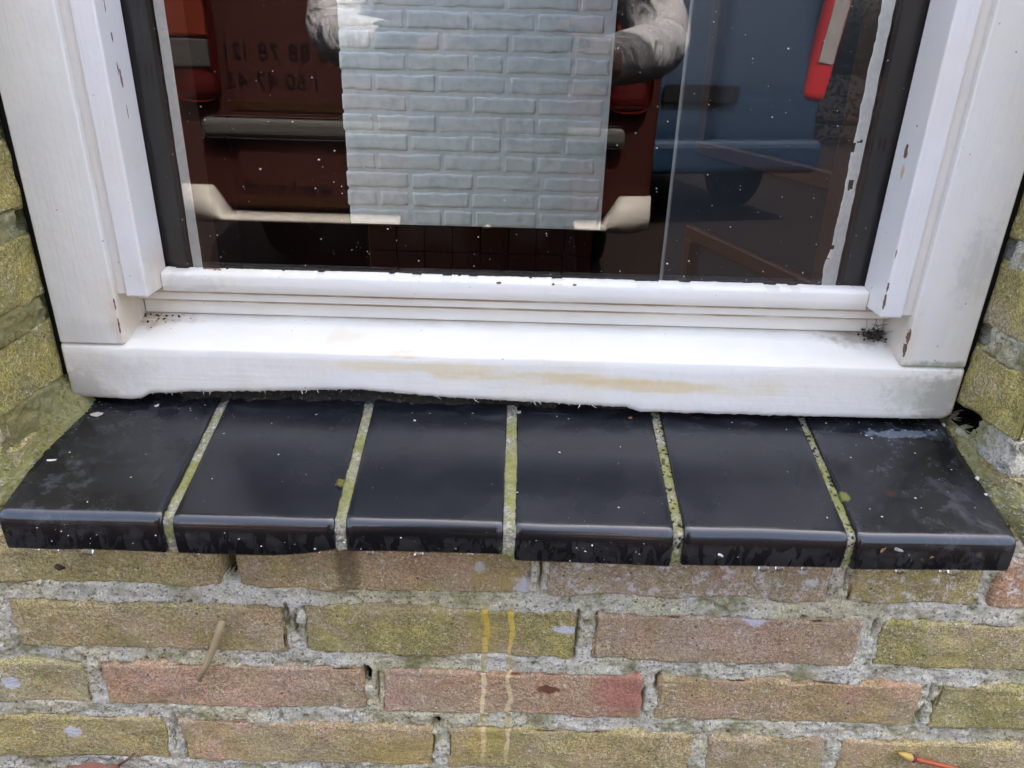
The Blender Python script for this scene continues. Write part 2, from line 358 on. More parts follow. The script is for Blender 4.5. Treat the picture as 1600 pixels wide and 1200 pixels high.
MAT_RAIL = paint_material('rail_gloss_paint', 'x', (.80, .775, .69), chips=(((-.012, .093, .125), (.0022, .003, .0011)), ((.028, .093, .125), (.0010, .003, .0006)), ((.044, .093, .125), (.0014, .003, .0006)), ((-.225, .1, .1275), (.009, .012, .0007))), stains_shade=(
    ((0, .1060, .1004), (.30, .004, .0010), (.36, .26, .17), .9, .35, 90), ((0, .0985, .1094), (.30, .004, .0010), (.36, .25, .16), .9, .35, 90), ((-.235, .092, .118), (.02, .02, .005), (.56, .53, .48), .5, 1.1, 160)))  # the two long thin bands paint in the crease shadows of the rail steps
MAT_GROOVE = paint_material('groove_caulk', 'z', (.74, .70, .62))

def glass_material():
    M = Mat('window_glass'); t = M.t; t.nodes.remove(M.b)
    tr = M.new('ShaderNodeBsdfTransparent'); tr.inputs[0].default_value = (.965, .975, .97, 1)
    gl = M.new('ShaderNodeBsdfGlossy'); gl.inputs['Roughness'].default_value = 0.0
    fr = M.new('ShaderNodeFresnel'); fr.inputs[0].default_value = 1.52
    mx = M.new('ShaderNodeMixShader'); t.links.new(fr.outputs[0], mx.inputs[0]); t.links.new(tr.outputs[0], mx.inputs[1]); t.links.new(gl.outputs[0], mx.inputs[2])
    t.links.new(mx.outputs[0], t.nodes['Material Output'].inputs[0])
    return M.m
MAT_GLASS = glass_material()

# ------------------------------------------------------------------ ground and room (setting)
def paving_material():
    M = Mat('brick_paving'); b = M.new('ShaderNodeTexBrick'); M.put(b.inputs['Vector'], M.pos)
    b.inputs['Scale'].default_value = 4.5; b.inputs['Color1'].default_value = (.020, .011, .009, 1); b.inputs['Color2'].default_value = (.016, .010, .009, 1)
    b.inputs['Mortar'].default_value = (.010, .009, .008, 1); b.inputs['Mortar Size'].default_value = .02
    col = M.mix(M.noise(9, 5), b.outputs[0], (.015, .012, .011)); return M.out(col, .9, M.bump(M.noise(160, 3), .5, .004), Specular_IOR_Level=.1)
GZ = -.80
g = link('pavement', mesh_np('pavement', [(-60, -60, GZ), (60, -60, GZ), (60, 0.13, GZ), (-60, 0.13, GZ)], [(0, 1, 2, 3)]), paving_material()); tag(g, kind='structure')
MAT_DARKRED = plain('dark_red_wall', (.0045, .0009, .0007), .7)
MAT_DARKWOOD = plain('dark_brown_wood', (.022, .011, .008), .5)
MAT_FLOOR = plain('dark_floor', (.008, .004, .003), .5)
def slab(name, x0, x1, y0, y1, z0, z1, mat, **kw):
    o = link(name, bevel_box(x0, x1, y0, y1, z0, z1, 0), mat); return tag(o, **kw)
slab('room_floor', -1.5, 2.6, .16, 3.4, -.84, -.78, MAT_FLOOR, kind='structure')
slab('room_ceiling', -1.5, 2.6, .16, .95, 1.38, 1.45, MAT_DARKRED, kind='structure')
slab('room_ceiling_back', -1.5, 2.6, 2.05, 3.4, 1.38, 1.45, MAT_DARKRED, kind='structure')      # ceiling left open between, an added rooflight to brighten the chimney breast
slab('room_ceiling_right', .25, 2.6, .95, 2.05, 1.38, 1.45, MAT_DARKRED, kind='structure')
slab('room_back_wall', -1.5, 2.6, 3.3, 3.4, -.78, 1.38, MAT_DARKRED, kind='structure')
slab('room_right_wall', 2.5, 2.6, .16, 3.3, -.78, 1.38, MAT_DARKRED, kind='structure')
# added wide opening in the unseen left wall, to light the chimney breast
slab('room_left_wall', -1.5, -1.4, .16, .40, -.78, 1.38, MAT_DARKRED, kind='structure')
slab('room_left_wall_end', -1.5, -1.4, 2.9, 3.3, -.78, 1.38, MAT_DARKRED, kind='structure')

# ------------------------------------------------------------------ brick wall
wall = thing('brick_wall', 'weathered brown brick wall with grey mortar around the window', 'wall')
def rounded_brick(w, d, h, res, seed, r=.0032, amp=1.0):
    """box of corner radius r, origin at its front-left-bottom corner, front at y=0; every face subdivided and roughened"""
    V = []; F = []; off = 0
    hw = np.array([w, d, h]) / 2
    def pts(L):
        n = max(2, int(round(L / res)) + 1); t = np.linspace(-1, 1, n)
        e = np.array([-1, -1 + r * .8 / L, -1 + r * 2.0 / L]); return np.unique(np.concatenate([e, t[1:-1], -e]))
    for ax in range(3):
        for sg in (-1, 1):
            if ax == 1 and sg == 1: continue
            a, b = [i for i in range(3) if i != ax]
            A, B = np.meshgrid(pts(2 * hw[a]), pts(2 * hw[b]))
            P = np.zeros(A.shape + (3,)); P[..., a] = A * hw[a]; P[..., b] = B * hw[b]; P[..., ax] = sg * hw[ax]
            V.append(P.reshape(-1, 3)); fl = (sg > 0) == (ax == 1)
            F.append(grid_faces(A.shape[0], A.shape[1], off, fl)); off += A.size
    P = np.concatenate(V)
    q = np.clip(P, -(hw - r), hw - r); dd = P - q; L = np.linalg.norm(dd, axis=1, keepdims=True); nrm = dd / np.maximum(L, 1e-9)
    P = q + nrm * r
    s = P + seed * 1.7
    P = P + nrm * ((fbm(s, 22, 2, seed) * .0042 + fbm(s, 95, 3, seed + 5) * .0022) * amp)[:, None]
    # nibbled arrises
    edge = np.sort(np.abs(nrm), axis=1)[:, 1] > .25
    P = P - nrm * (np.maximum(0, fbm(s, 45, 3, seed + 9)) * .011 * amp * edge)[:, None]
    P = P + np.array([w, d, h]) / 2
    return mesh_np('brick', P, np.concatenate(F))
shared = {}; MAT_SOFT = None
def brick(x0, x1, z0, z1, tint, algae, depth=.10, seed=None, res=.004, y=0.0, parent=wall, mat=MAT_BRICK, tilt=0):
    w, h = x1 - x0, z1 - z0
    if seed is None:
        key = (round(w, 3), round(h, 3), round(depth, 2), random.randrange(4), mat.name)
        if key not in shared:
            shared[key] = rounded_brick(w, depth, h, .012, len(shared) + 200, .0055 if mat is MAT_SOFT else .0032, .45 if mat is MAT_SOFT else 1.0); shared[key].materials.append(mat)
        me = shared[key]; o = link('brick', me, None, parent, (x0, y, z0))
    else:
        me = rounded_brick(w, depth, h, res, seed); o = link('brick', me, mat, parent, (x0, y, z0))
    o.rotation_euler[1] = tilt
    o.color = tuple(tint) + (algae,); return o
random.seed(4)
RECTS = []      # brick faces on the front plane, for shaping the mortar
J = .0078       # half joint
M1 = -.0943
rows = {
 1: [(-.424, -.204, (.29, .215, .115), .55), (-.204, .023, (.27, .165, .105), .45), (.023, .245, (.25, .16, .12), .25), (.245, .351, (.25, .175, .11), .6), (.351, .571, (.30, .135, .085), .2)],
 2: [(-.602, -.382, (.28, .21, .14), .4), (-.382, -.161, (.265, .175, .105), .5), (-.161, .0595, (.225, .15, .085), .75), (.0595, .276, (.245, .14, .10), .25), (.276, .496, (.25, .185, .09), .85)],
 3: [(-.545, -.325, (.31, .24, .14), .5), (-.325, -.104, (.31, .165, .115), .30), (-.104, .1165, (.31, .155, .105), .22), (.1165, .338, (.31, .165, .115), .45), (.338, .558, (.26, .20, .09), .75)],
 4: [(-.491, -.271, (.33, .225, .125), .6), (-.271, -.0513, (.33, .19, .13), .45), (-.0513, .1633, (.29, .195, .105), .6), (.1633, .2738, (.29, .18, .115), .45), (.2738, .494, (.28, .19, .115), .45)]}
sd = 1
for rw, lst in rows.items():
    zt = M1 + .062 - (rw - 1) * .062; zb = zt - .062
    for (a, b, tint, al) in lst:
        j2 = random.uniform(.0050, .0072); dz = random.uniform(-.0012, .0012)
        brick(a + j2, b - j2, zb + J + dz, zt - J + dz, tint, al, seed=sd, tilt=random.uniform(-.004, .004)); sd += 1
        RECTS.append((a + j2, b - j2, zb + J + dz, zt - J + dz))
    for s in (-1, 1):   # carry the course on to the sides
        e = lst[0][0] if s < 0 else lst[-1][1]
        while abs(e) < .80:
            a, b = (e - .22, e) if s < 0 else (e, e + .22); e += s * .22
            t = random.choice([(.29, .20, .11), (.31, .17, .115), (.25, .165, .10), (.28, .19, .09)])
            brick(a + J, b - J, zb + J, zt - J, t, random.uniform(.2, .7)); RECTS.append((a + J, b - J, zb + J, zt - J))
for rw in (5, 6, 7):
    zt = M1 + .062 - (rw - 1) * .062; zb = zt - .062; x = -.92 + .11 * (rw % 2) + .03
    while x < .85:
        t = random.choice([(.29, .20, .11), (.31, .17, .115), (.25, .165, .10), (.28, .19, .09)])
        brick(x + J, x + .22 - J, zb + J, zt - J, t, random.uniform(.3, .7)); RECTS.append((x + J, x + .22 - J, zb + J, zt - J)); x += .22
# courses beside the window: their ends make the two reveals
RX = .336
ZJ = [-.033, .0415] + [.0415 + .062 * k for k in range(1, 12)]
SIDE = []
for k in range(len(ZJ) - 1):
    z0, z1 = ZJ[k] + .0078, ZJ[k + 1] - .0078
    for s in (-1, 1):
        ln = .104 if (k + (s > 0)) % 2 else .208
        near = k < 5
        if k == 0 and s < 0: tint, al = (.20, .17, .08), .8
        else: tint, al = ((.15, .145, .045), 1.0) if s < 0 else ((.19, .145, .070), .8 if k != 1 else .95)
        a, b = (RX, RX + ln) if s > 0 else (-RX - ln, -RX)
        top = z1 if not (k == 0) else z1 - .006
        brick(a, b, z0 + random.uniform(-.001, .001), top, tint, al, seed=(60 + 2 * k + (s > 0)) if near else None, res=.0035)
        RECTS.append((a, b, z0, top)); SIDE.append((s, z0, top))
        e = RX + ln + .012
        while e < .80:
            a, b = (e, e + .208) if s > 0 else (-e - .208, -e); e += .22
            t = random.choice([(.29, .20, .11), (.31, .17, .115), (.25, .165, .10), (.28, .19, .09)])
            brick(a, b, z0, top, t, random.uniform(.2, .7)); RECTS.append((a, b, z0, top))
# mortar, as fine as sand in front, coarser away from the view
CARVE = [(-.2045, -.060, .0052, .021, .020), (-.2030, -.0795, .003, .004, .014), (.0245, -.064, .0010, .020, .010), (.0215, -.078, .0020, .003, .012),
         (-.1648, -.112, .0012, .012, .009), (-.1600, -.120, .0010, .010, .007), (.0545, -.118, .0010, .017, .010), (.0615, -.113, .0018, .004, .012), (.0530, -.142, .0014, .010, .009),
         (.2795, -.1105, .0016, .008, .012), (-.1085, -.172, .0030, .010, .013), (-.1000, -.185, .0010, .016, .008), (.1215, -.170, .0016, .009, .012), (.1110, -.190, .0012, .012, .009),
         (.3390, -.176, .0010, .010, .008), (.3355, -.197, .0014, .010, .010), (-.0545, -.2225, .0040, .006, .016), (-.0575, -.245, .0010, .012, .008), (.2480, -.056, .0008, .018, .008),
         (-.1185, -.0935, .0045, .0035, .010), (-.2735, -.250, .0010, .010, .007), (-.270, -.232, .0012, .010, .006), (.347, -.087, .0016, .006, .008)]
def brick_depth(x, z, rects):
    d = np.full(x.shape, -1.0)
    for a, b, c, e in rects:
        if b < x.min() or a > x.max() or e < z.min() or c > z.max(): continue
        d = np.maximum(d, np.minimum(np.minimum(x - a, b - x), np.minimum(z - c, e - z)))
    return d
def mortar_front(x0, x1, z0, z1, res, name='mortar'):
    X, Z = np.meshgrid(np.arange(x0, x1 + res / 2, res), np.arange(z0, z1 + res / 2, res))
    P = np.stack([X, X * 0, Z], -1)
    Y = .0012 + fbm(P, 30, 2, 3) * .0040 + fbm(P, 130, 3, 7) * .0025 + np.abs(fbm(P, 420, 2, 9)) * .0022
    ins = brick_depth(X, Z, RECTS) + fbm(P, 70, 3, 5) * .0035
    Y = Y + np.clip((ins - .0012) / .003, 0, 1) * .010
    pit = np.clip(fbm(P, 210, 2, 13) - .30, 0, 1); Y = Y + pit * .016
    wob = fbm(P, 240, 2, 21) * .0016; cut = X * 0
    for (cx, cz, a, b, dp) in CARVE:
        q = np.sqrt(((X - cx + wob) / a) ** 2 + ((Z - cz) / b) ** 4); c_ = dp * np.clip(1.6 - q * 1.1, 0, 1); Y = Y + c_; cut = np.maximum(cut, c_)
    P[..., 1] = Y; F_ = grid_faces(*X.shape); F_ = F_[cut.reshape(-1)[F_].max(1) < .0125]      # the deep crevices are open
    return local(link(name, mesh_np(name, P, F_), MAT_MORTAR), wall)
mortar_front(-.44, .44, -.290, -.024, .0014)
mortar_front(-.44, -.338, -.024, .06, .002); mortar_front(.338, .44, -.024, .06, .002)
for (a, b, c, d) in ((-.90, -.44, -.52, .72), (.44, .90, -.52, .72), (-.44, .44, -.52, -.290), (-.44, -.340, .06, .72), (.340, .44, .06, .72)): mortar_front(a, b, c, d, .008)
def mortar_reveal(s):
    res = .0016
    Yg, Z = np.meshgrid(np.arange(-.001, .10, res), np.arange(-.03, .36, res))
    P = np.stack([Yg * 0 + s * .5, Yg, Z], -1)
    D = .0006 + fbm(P, 35, 2, 31) * .0040 + fbm(P, 140, 3, 37) * .0042 + np.abs(fbm(P, 420, 2, 39)) * .0030
    ins = np.full(Z.shape, -1.0)
    for ss, a, b in SIDE:
        if ss == s: ins = np.maximum(ins, np.minimum(Z - a, b - Z))
    D = D + np.clip((ins - .002) / .004, 0, 1) * .010
    D = D + np.clip((Yg - .060) / .012, 0, 1) * .004 + np.clip(.008 - Yg, 0, .008) * .25
    holes = [(.064, .044, .017, .012, .035)] if s > 0 else [(.070, .1665, .006, .006, .012)]
    holes += [(.070, .166, .006, .005, .012), (.069, .104, .004, .006, .010)] if s > 0 else [(.070, .047, .004, .004, .006)]
    cut = D * 0
    for cy, cz, a, b, dp in holes:
        q = np.sqrt(((Yg - cy) / a) ** 2 + ((Z - cz) / b) ** 2) + fbm(P, 150, 2, 41) * .5; c_ = dp * np.clip(1.7 - q * 1.2, 0, 1); D = D + c_; cut = np.maximum(cut, c_)
    P[..., 0] = s * (RX + D); F_ = grid_faces(*Z.shape, 0, s < 0); F_ = F_[cut.reshape(-1)[F_].max(1) < .011]
    return local(link('reveal_mortar', mesh_np('reveal_mortar', P, F_), mortar_material('reveal_mortar', .75 if s < 0 else .55, (.55, .52, .42))), wall)
mortar_reveal(-1); mortar_reveal(1)
# open gap by the sill end: liner coloured near-black for the shade inside
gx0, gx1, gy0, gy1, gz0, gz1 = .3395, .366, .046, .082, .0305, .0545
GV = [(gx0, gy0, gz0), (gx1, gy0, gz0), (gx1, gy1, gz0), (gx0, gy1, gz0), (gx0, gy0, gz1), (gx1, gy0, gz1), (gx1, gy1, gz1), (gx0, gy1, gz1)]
local(link('open_gap', mesh_np('open_gap', GV, [(0, 1, 2, 3), (4, 7, 6, 5), (0, 4, 5, 1), (1, 5, 6, 2), (2, 6, 7, 3)], False), plain('gap_inner_shade', (.012, .011, .010), .95)), wall)
def wall_rest_material():
    M = Mat('brickwork_far'); b = M.new('ShaderNodeTexBrick')
    v = M.new('ShaderNodeCombineXYZ'); x, y, z = M.xyz(); M.put(v.inputs[0], x); M.put(v.inputs[1], M.math('ADD', z, -.0297)); M.put(b.inputs['Vector'], v.outputs[0])
    b.inputs['Scale'].default_value = 1; b.inputs['Brick Width'].default_value = .22; b.inputs['Row Height'].default_value = .062; b.inputs['Mortar Size'].default_value = .006
    b.inputs['Color1'].default_value = (.29, .19, .11, 1); b.inputs['Color2'].default_value = (.25, .17, .08, 1); b.inputs['Mortar'].default_value = (.38, .37, .33, 1)
    return M.out(M.mix(M.noise(30, 5), b.outputs[0], (.22, .17, .09)), .92, M.bump(M.noise(200, 3), .6, .002))
MW = wall_rest_material(); MC = plain('wall_core', (.20, .18, .15), .95)
for (a, b, c, d, y0, mt) in ((-4, -.90, -.80, 1.45, 0, MW), (.90, 4, -.80, 1.45, 0, MW), (-.90, .90, -.80, -.52, 0, MW), (-.90, .90, 1.165, 1.45, 0, MW),
                             (-.90, -.336, .72, 1.165, 0, MW), (.336, .90, .72, 1.165, 0, MW), (-.90, -.372, -.52, .72, .03, MC), (.372, .90, -.52, .72, .03, MC), (-.372, .372, -.52, -.035, .03, MC)):
    local(link('wall_body', bevel_box(a, b, y0, .16, c, d, 0), mt), wall)

# ------------------------------------------------------------------ tile ledge
ledge = thing('tiled_window_ledge', 'window ledge of six black glazed tiles with mossy joints below the white frame', 'window ledge')
SL = .263           # slope of the tile tops
JX = [-.3325, -.223, -.1102, .0003, .1114, .2250, .3325]
JW = [0, .0070, .0072, .0076, .0068, .0064, 0]
BOT = [(-.0292, -.0294), (-.0292, -.0225), (-.0243, -.0236), (-.0274, -.0286), (-.0284, -.0274), (-.0277, -.0258)]
def tile_profile(zb, shrink=0.0):
    """closed (y, z) outline of a ledge tile: sloped top, rounded nose, upright front"""
    p = [(.092, .122 * SL - .004), (.092, .122 * SL)]
    p += [(-.0265 + t * .1185, (.0035 + t * .1185) * SL) for t in (.75, .5, .25, 0)]
    cy, cz, r = -.0268, -.00847, .0090      # nose, tangent to the top and to the front
    for k in range(0, 12):
        w = R(104.7 + k * 75.3 / 11); p.append((cy + r * math.cos(w), cz + r * math.sin(w)))
    p += [(-.0358, -.014), (-.0356, zb + .0022), (-.0350, zb + .0006), (-.0335, zb)]
    p += [(-.012, zb + .0005), (.03, zb + .004)]
    return np.array(p)
tile_tilt = [.0003, -.0002, .0004, -.0004, .0002, 0]
for i in range(6):
    xa, xb = JX[i] + JW[i] / 2, JX[i + 1] - JW[i + 1] / 2
    e = .0011; xs = np.concatenate([[xa, xa + e * .3, xa + e], np.linspace(xa + e, xb - e, 26)[1:-1], [xb - e, xb - e * .3, xb]])
    sec = []
    for x in xs:
        f = (x - xa) / (xb - xa); zb = BOT[i][0] + (BOT[i][1] - BOT[i][0]) * (f if i != 1 else max(0, (f - .55) / .45) ** 1.5)
        pr = tile_profile(zb)
        k = max(0, 1 - min(x - xa, xb - x) / e); c = np.array([.03, -.01]); k = k * k
        sh = np.sign(pr - c) * .0009 * k; pr = pr - sh
        q = np.stack([np.full(len(pr), x), pr[:, 0], pr[:, 1] + tile_tilt[i]], -1)
        q[:, 1:] += (fbm(q, 18, 2, 50 + i) * .0009)[:, None]
        sec.append(q)
    V, F = loft(np.array(sec)); me = mesh_np('tile', V, F)
    o = local(link('tile', me, MAT_TILE), ledge)
    if hasattr(me, 'set_sharp_from_angle'): me.set_sharp_from_angle(angle=R(50))
# joints: a strip of mortar following the tile outline a little below its surface
for i in range(1, 6):
    w = JW[i] / 2 + .0006; zb = min(BOT[i - 1][1], BOT[i][0])
    top = tile_profile(zb)[1:-2]
    # resample the outline finely
    seg = np.linalg.norm(np.diff(top, axis=0), axis=1); cum = np.concatenate([[0], np.cumsum(seg)]); n = int(cum[-1] / .0009)
    t = np.linspace(0, cum[-1], n); pr = np.stack([np.interp(t, cum, top[:, k]) for k in (0, 1)], -1)
    tg = np.gradient(pr, axis=0); nn = np.stack([-tg[:, 1], tg[:, 0]], -1); nn /= np.linalg.norm(nn, axis=1, keepdims=True)   # points inward
    us = np.linspace(-1, 1, 11); P = np.zeros((n, 11, 3))
    rec = {1: .0022, 2: .0006, 3: .0003, 4: .0018, 5: .0024}[i]
    for k, u in enumerate(us):
        q = np.stack([np.full(n, JX[i] + u * w), pr[:, 0], pr[:, 1]], -1)
        d = rec + fbm(q, 60, 3, 70 + i) * .0014 + fbm(q, 350, 3, 80 + i) * .0016 + .0006 * u * u
        q[:, 1:] += nn * d[:, None]; P[:, k] = q
    P[..., 0] += fbm(P, 90, 2, 91)[...] * .0005
    local(link('tile_joint', mesh_np('tile_joint', P, grid_faces(n, 11, 0, True)), MAT_JOINT), ledge)
# mortar fillets where the ledge meets the reveals
def fillet(s):
    nt, ny = 44, 150; t, y = np.meshgrid(np.linspace(0, 1, nt), np.linspace(-.032, .076 if s < 0 else .050, ny))
    tz = (y + .03) * SL
    if s < 0: x0 = .3290 - .010 * np.clip((y - .02) / .05, 0, 1); x1 = .345; top = .014 + .010 * np.clip(y / .06, 0, 1)
    else: x0 = .3325 - .003 * np.clip((y - .035) / .03, 0, 1); x1 = .344; top = .010 + .006 * np.clip((y - .02) / .02, 0, 1) - .016 * np.clip((y - .050) / .015, 0, 1)
    X = x0 + (x1 - x0) * t; Z = tz - .004 + (top + .006) * t ** .75
    Y = y.copy()
    P = np.stack([s * X, Y, Z], -1); n = fbm(P, 50, 3, 101) * .009 + fbm(P, 200, 3, 105) * .0045
    P[..., 2] += n * np.clip(t * 4, 0, 1); P[..., 0] += s * -n * .5 * np.clip(t * 4, 0, 1)
    k = np.clip((.004 - y) / .02, 0, 1); P[..., 0] += s * k * .010; P[..., 2] -= k * .006
    return local(link('mortar_fillet', mesh_np('mortar_fillet', P, grid_faces(ny, nt, 0, s < 0)), MAT_MOSSY), ledge)
fillet(-1); fillet(1)
# crumbly bed under the frame, behind the tiles
nx, nz = 420, 14
X, T = np.meshgrid(np.linspace(-.333, .333, nx), np.linspace(0, 1, nz)); P = np.stack([X, 0.0835 + T * .004, .0265 + T * .03], -1)
P[..., 1] += fbm(P, 45, 3, 111) * .009 + fbm(P, 260, 3, 113) * .004
local(link('bedding_mortar', mesh_np('bedding_mortar', P, grid_faces(nz, nx)), mortar_material('dirty_shaded_bedding', -.5, (.035, .032, .028))), ledge)  # dirt and the shade of the gap both put into the dark tone
# brick core the tiles sit on
local(link('ledge_bed', bevel_box(-.334, .334, .004, .14, -.034, -.012, 0), MC), ledge)

# ------------------------------------------------------------------ window frame
win = thing('window_frame', 'white painted wooden window frame set back above the black tiles', 'window')
zb_pts = np.array([(-.3353, .0348), (-.3143, .0337), (-.2903, .0330), (-.2820, .0335), (-.2740, .0378), (-.2408, .0404), (-.1924, .0424), (-.1152, .0460), (-.0481, .0414), (0, .0403), (.0871, .0375), (.0940, .0350), (.0971, .0341), (.2184, .0340), (.3050, .0345), (.3260, .0352), (.334, .0395)])
xs = np.linspace(-.3325, .3325, 720); sec = []
jit = fbm(np.stack([xs, xs * 0, xs * 0], -1), 300, 2, 121) * .0008 + np.maximum(0, vnoise(np.stack([xs, xs * 0, xs * 0], -1), 700, 123) - .40) * -.012
for i, x in enumerate(xs):
    fresh = 1 if -.285 < x < .23 else .35
    zb = np.interp(x, zb_pts[:, 0], zb_pts[:, 1]) + jit[i] * fresh
    ft = .0765
    e = max(0, 1 - min(x + .3325, .3325 - x) / .002); yf = .067 + .0015 * e * e
    pr = [(yf + .006, zb + .0015), (yf + .0022, zb), (yf + .0004, zb + .0016), (yf, zb + .0045)]
    pr += [(yf, zb + (ft - .003 - zb) * k) for k in (.25, .45, .65, .85)]
    pr += [(yf + .0002, ft - .0022), (yf + .0009, ft - .0008), (yf + .0024, ft + .0004)]
    pr += [(yf + .0024 + (.0476) * k, ft + .0004 + k * .0152) for k in (.25, .5, .75, 1)]
    pr += [(.140, .094), (.140, .05), (.09, .05)]
    q = np.array([(x, a, b) for a, b in pr])
    dn = fbm(q, 20, 2, 131) * .0008 + fbm(q, 120, 2, 133) * .00012
    q[2:11, 1] += dn[2:11]; q[9:14, 2] += dn[9:14] * .7
    sec.append(q)
V, F = loft(np.array(sec)); me = mesh_np('sill', V, F)
me.set_sharp_from_angle(angle=R(60))
local(link('sill', me, MAT_SILL), win)
ZTOP = 1.10
def upright(name, x0, x1, y0, y1, z0, z1, r, mat, seg=3, seed=0, ragged=None):
    me = bevel_box(x0, x1, y0, y1, z0, z1, r, seg)
    me.polygons.foreach_set('use_smooth', [True] * len(me.polygons)); me.set_sharp_from_angle(angle=R(40))
    o = local(link(name, me, mat), win); o.modifiers.new('weighted', 'WEIGHTED_NORMAL').keep_sharp = True
    return o
for s in (-1, 1):
    f = lambda a, b: (min(s * a, s * b), max(s * a, s * b))
    upright('stile', *f(.2850, .3318), .0673, .139, .0778, ZTOP, .0014, MAT_STILE)
    upright('stop', *f(.2618, .2776), .0692, .1040, .1138, ZTOP - .06, .0016, MAT_STOP)
    upright('stop_groove', *f(.2770, .2855), .0722, .1035, .1150, ZTOP - .06, .0005, MAT_GROOVE, 1)
MAT_GAP_SHADE = plain('gap_shade_black', (.010, .009, .008), .9)
for s in (-1, 1):      # dark bead added for the gap's shadow line and black sealing beside the frame
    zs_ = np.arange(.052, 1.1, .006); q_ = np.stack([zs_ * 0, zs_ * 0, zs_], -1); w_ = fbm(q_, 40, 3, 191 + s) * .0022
    local(link('gap_shade_seal', tube(np.stack([s * (.3342 + w_ * .3), .0725 + w_, zs_], -1), .0030 + np.abs(w_) * .5, 8), MAT_GAP_SHADE), win)
upright('head', -.3345, .3345, .0670, .139, ZTOP + .0008, ZTOP + .06, .0014, MAT_SILL)
upright('top_rail', -.2610, .2610, .0920, .1200, ZTOP - .06, ZTOP, .0014, MAT_RAIL)
# bottom rail with its ragged putty line against the glass
xs = np.linspace(-.2612, .2612, 900); P1 = np.stack([xs, xs * 0, xs * 0], -1)
rag = fbm(P1, 30, 2, 141) * .0006 + fbm(P1, 420, 2, 143) * .0004 + np.where(fbm(P1, 130, 2, 147) > .28, -.0011, 0)
sec = []
for i, x in enumerate(xs):
    pr = [(.0985, .1118), (.0932, .1116), (.0921, .1126), (.0920, .118), (.0920, .1238), (.0930, .1257), (.0985, .1266 + rag[i] * .3), (.1033, .1272 + rag[i] * .8), (.1043, .1268 + rag[i]), (.1043, .1118)]
    q = np.array([(x, a, b) for a, b in pr]); dn = fbm(q, 25, 2, 151) * .0004 + fbm(q, 150, 2, 153) * .00015; q[1:7, 1] += dn[1:7]; q[4:8, 2] += dn[4:8] * .5; sec.append(q)
V, F = loft(np.array(sec)); me = mesh_np('bottom_rail', V, F); me.set_sharp_from_angle(angle=R(55)); local(link('bottom_rail', me, MAT_RAIL), win)
upright('rail_step', -.2840, .2840, .0985, .1300, .1032, .1116, .0009, MAT_RAIL)
upright('rail_step', -.2845, .2845, .1060, .1350, .0900, .1030, .0009, MAT_RAIL)
# glass and what is stuck to its inner face
pane = upright('glass_pane', -.2700, .2700, .1046, .1086, .1170, ZTOP - .02, 0, MAT_GLASS, 1)
for s in (-1, 1):
    f = lambda a, b: (min(s * a, s * b), max(s * a, s * b))
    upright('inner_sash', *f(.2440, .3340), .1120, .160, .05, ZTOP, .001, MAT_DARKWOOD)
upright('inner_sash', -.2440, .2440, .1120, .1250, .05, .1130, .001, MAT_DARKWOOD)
def strip_material():
    M = Mat('flaking_strip_paint'); n = M.noise(260, 4, .6)
    return M.out(M.mix(M.step(n, .4, .7), (.88, .90, .89), (.76, .80, .80)), .5, M.bump(n, .5, .0008))
MAT_STRIP = strip_material()
def strip(xl, xr, seed, ragged, wide=0):
    zs = np.arange(.122, ZTOP - .06, .0011); n = len(zs); Pz = np.stack([zs * 0, zs * 0, zs], -1)
    L = xl(zs) + fbm(Pz, 90, 3, seed) * ragged; Rr = xr(zs) + fbm(Pz, 120, 2, seed + 3) * ragged * .35
    chips = np.zeros(n, bool)
    V = []; F = []
    cols = 5
    G = np.zeros((n, cols, 3))
    for c in range(cols):
        G[:, c, 0] = L + (Rr - L) * c / (cols - 1); G[:, c, 1] = .1089; G[:, c, 2] = zs
    mask = fbm(G, 200, 2, seed + 7) * .5 + fbm(G * np.array([2, 1, .6]), 90, 2, seed + 8)
    Fq = grid_faces(n, cols); lim = .34 if ragged > .001 else 9
    keep = mask.reshape(-1)[Fq].mean(1) < lim
    Fq = Fq[keep]
    B = G.copy(); B[..., 1] += .0008; N = n * cols
    V = np.concatenate([G.reshape(-1, 3), B.reshape(-1, 3)])
    # close the rim of every kept patch so that the flaking film has thickness
    from collections import Counter
    ed = Counter(); 
    for q in Fq:
        for a, b in zip(q, np.roll(q, -1)): ed[(min(a, b), max(a, b))] += 1
    rim = []
    for q in Fq:
        for a, b in zip(q, np.roll(q, -1)):
            if ed[(min(a, b), max(a, b))] == 1: rim.append((b, a, a + N, b + N))
    F = [tuple(q) for q in Fq] + [tuple(x + N for x in q[::-1]) for q in Fq] + rim
    return local(link('paint_strip', mesh_np('paint_strip', V, F, False), MAT_STRIP), win)
strip(lambda z: -.2440 + z * .004, lambda z: -.2372 + z * .003, 161, .0004)
strip(lambda z: .2345 - .0035 * np.exp(-((z - .135) / .016) ** 2) , lambda z: .2424 + z * 0, 171, .0016)

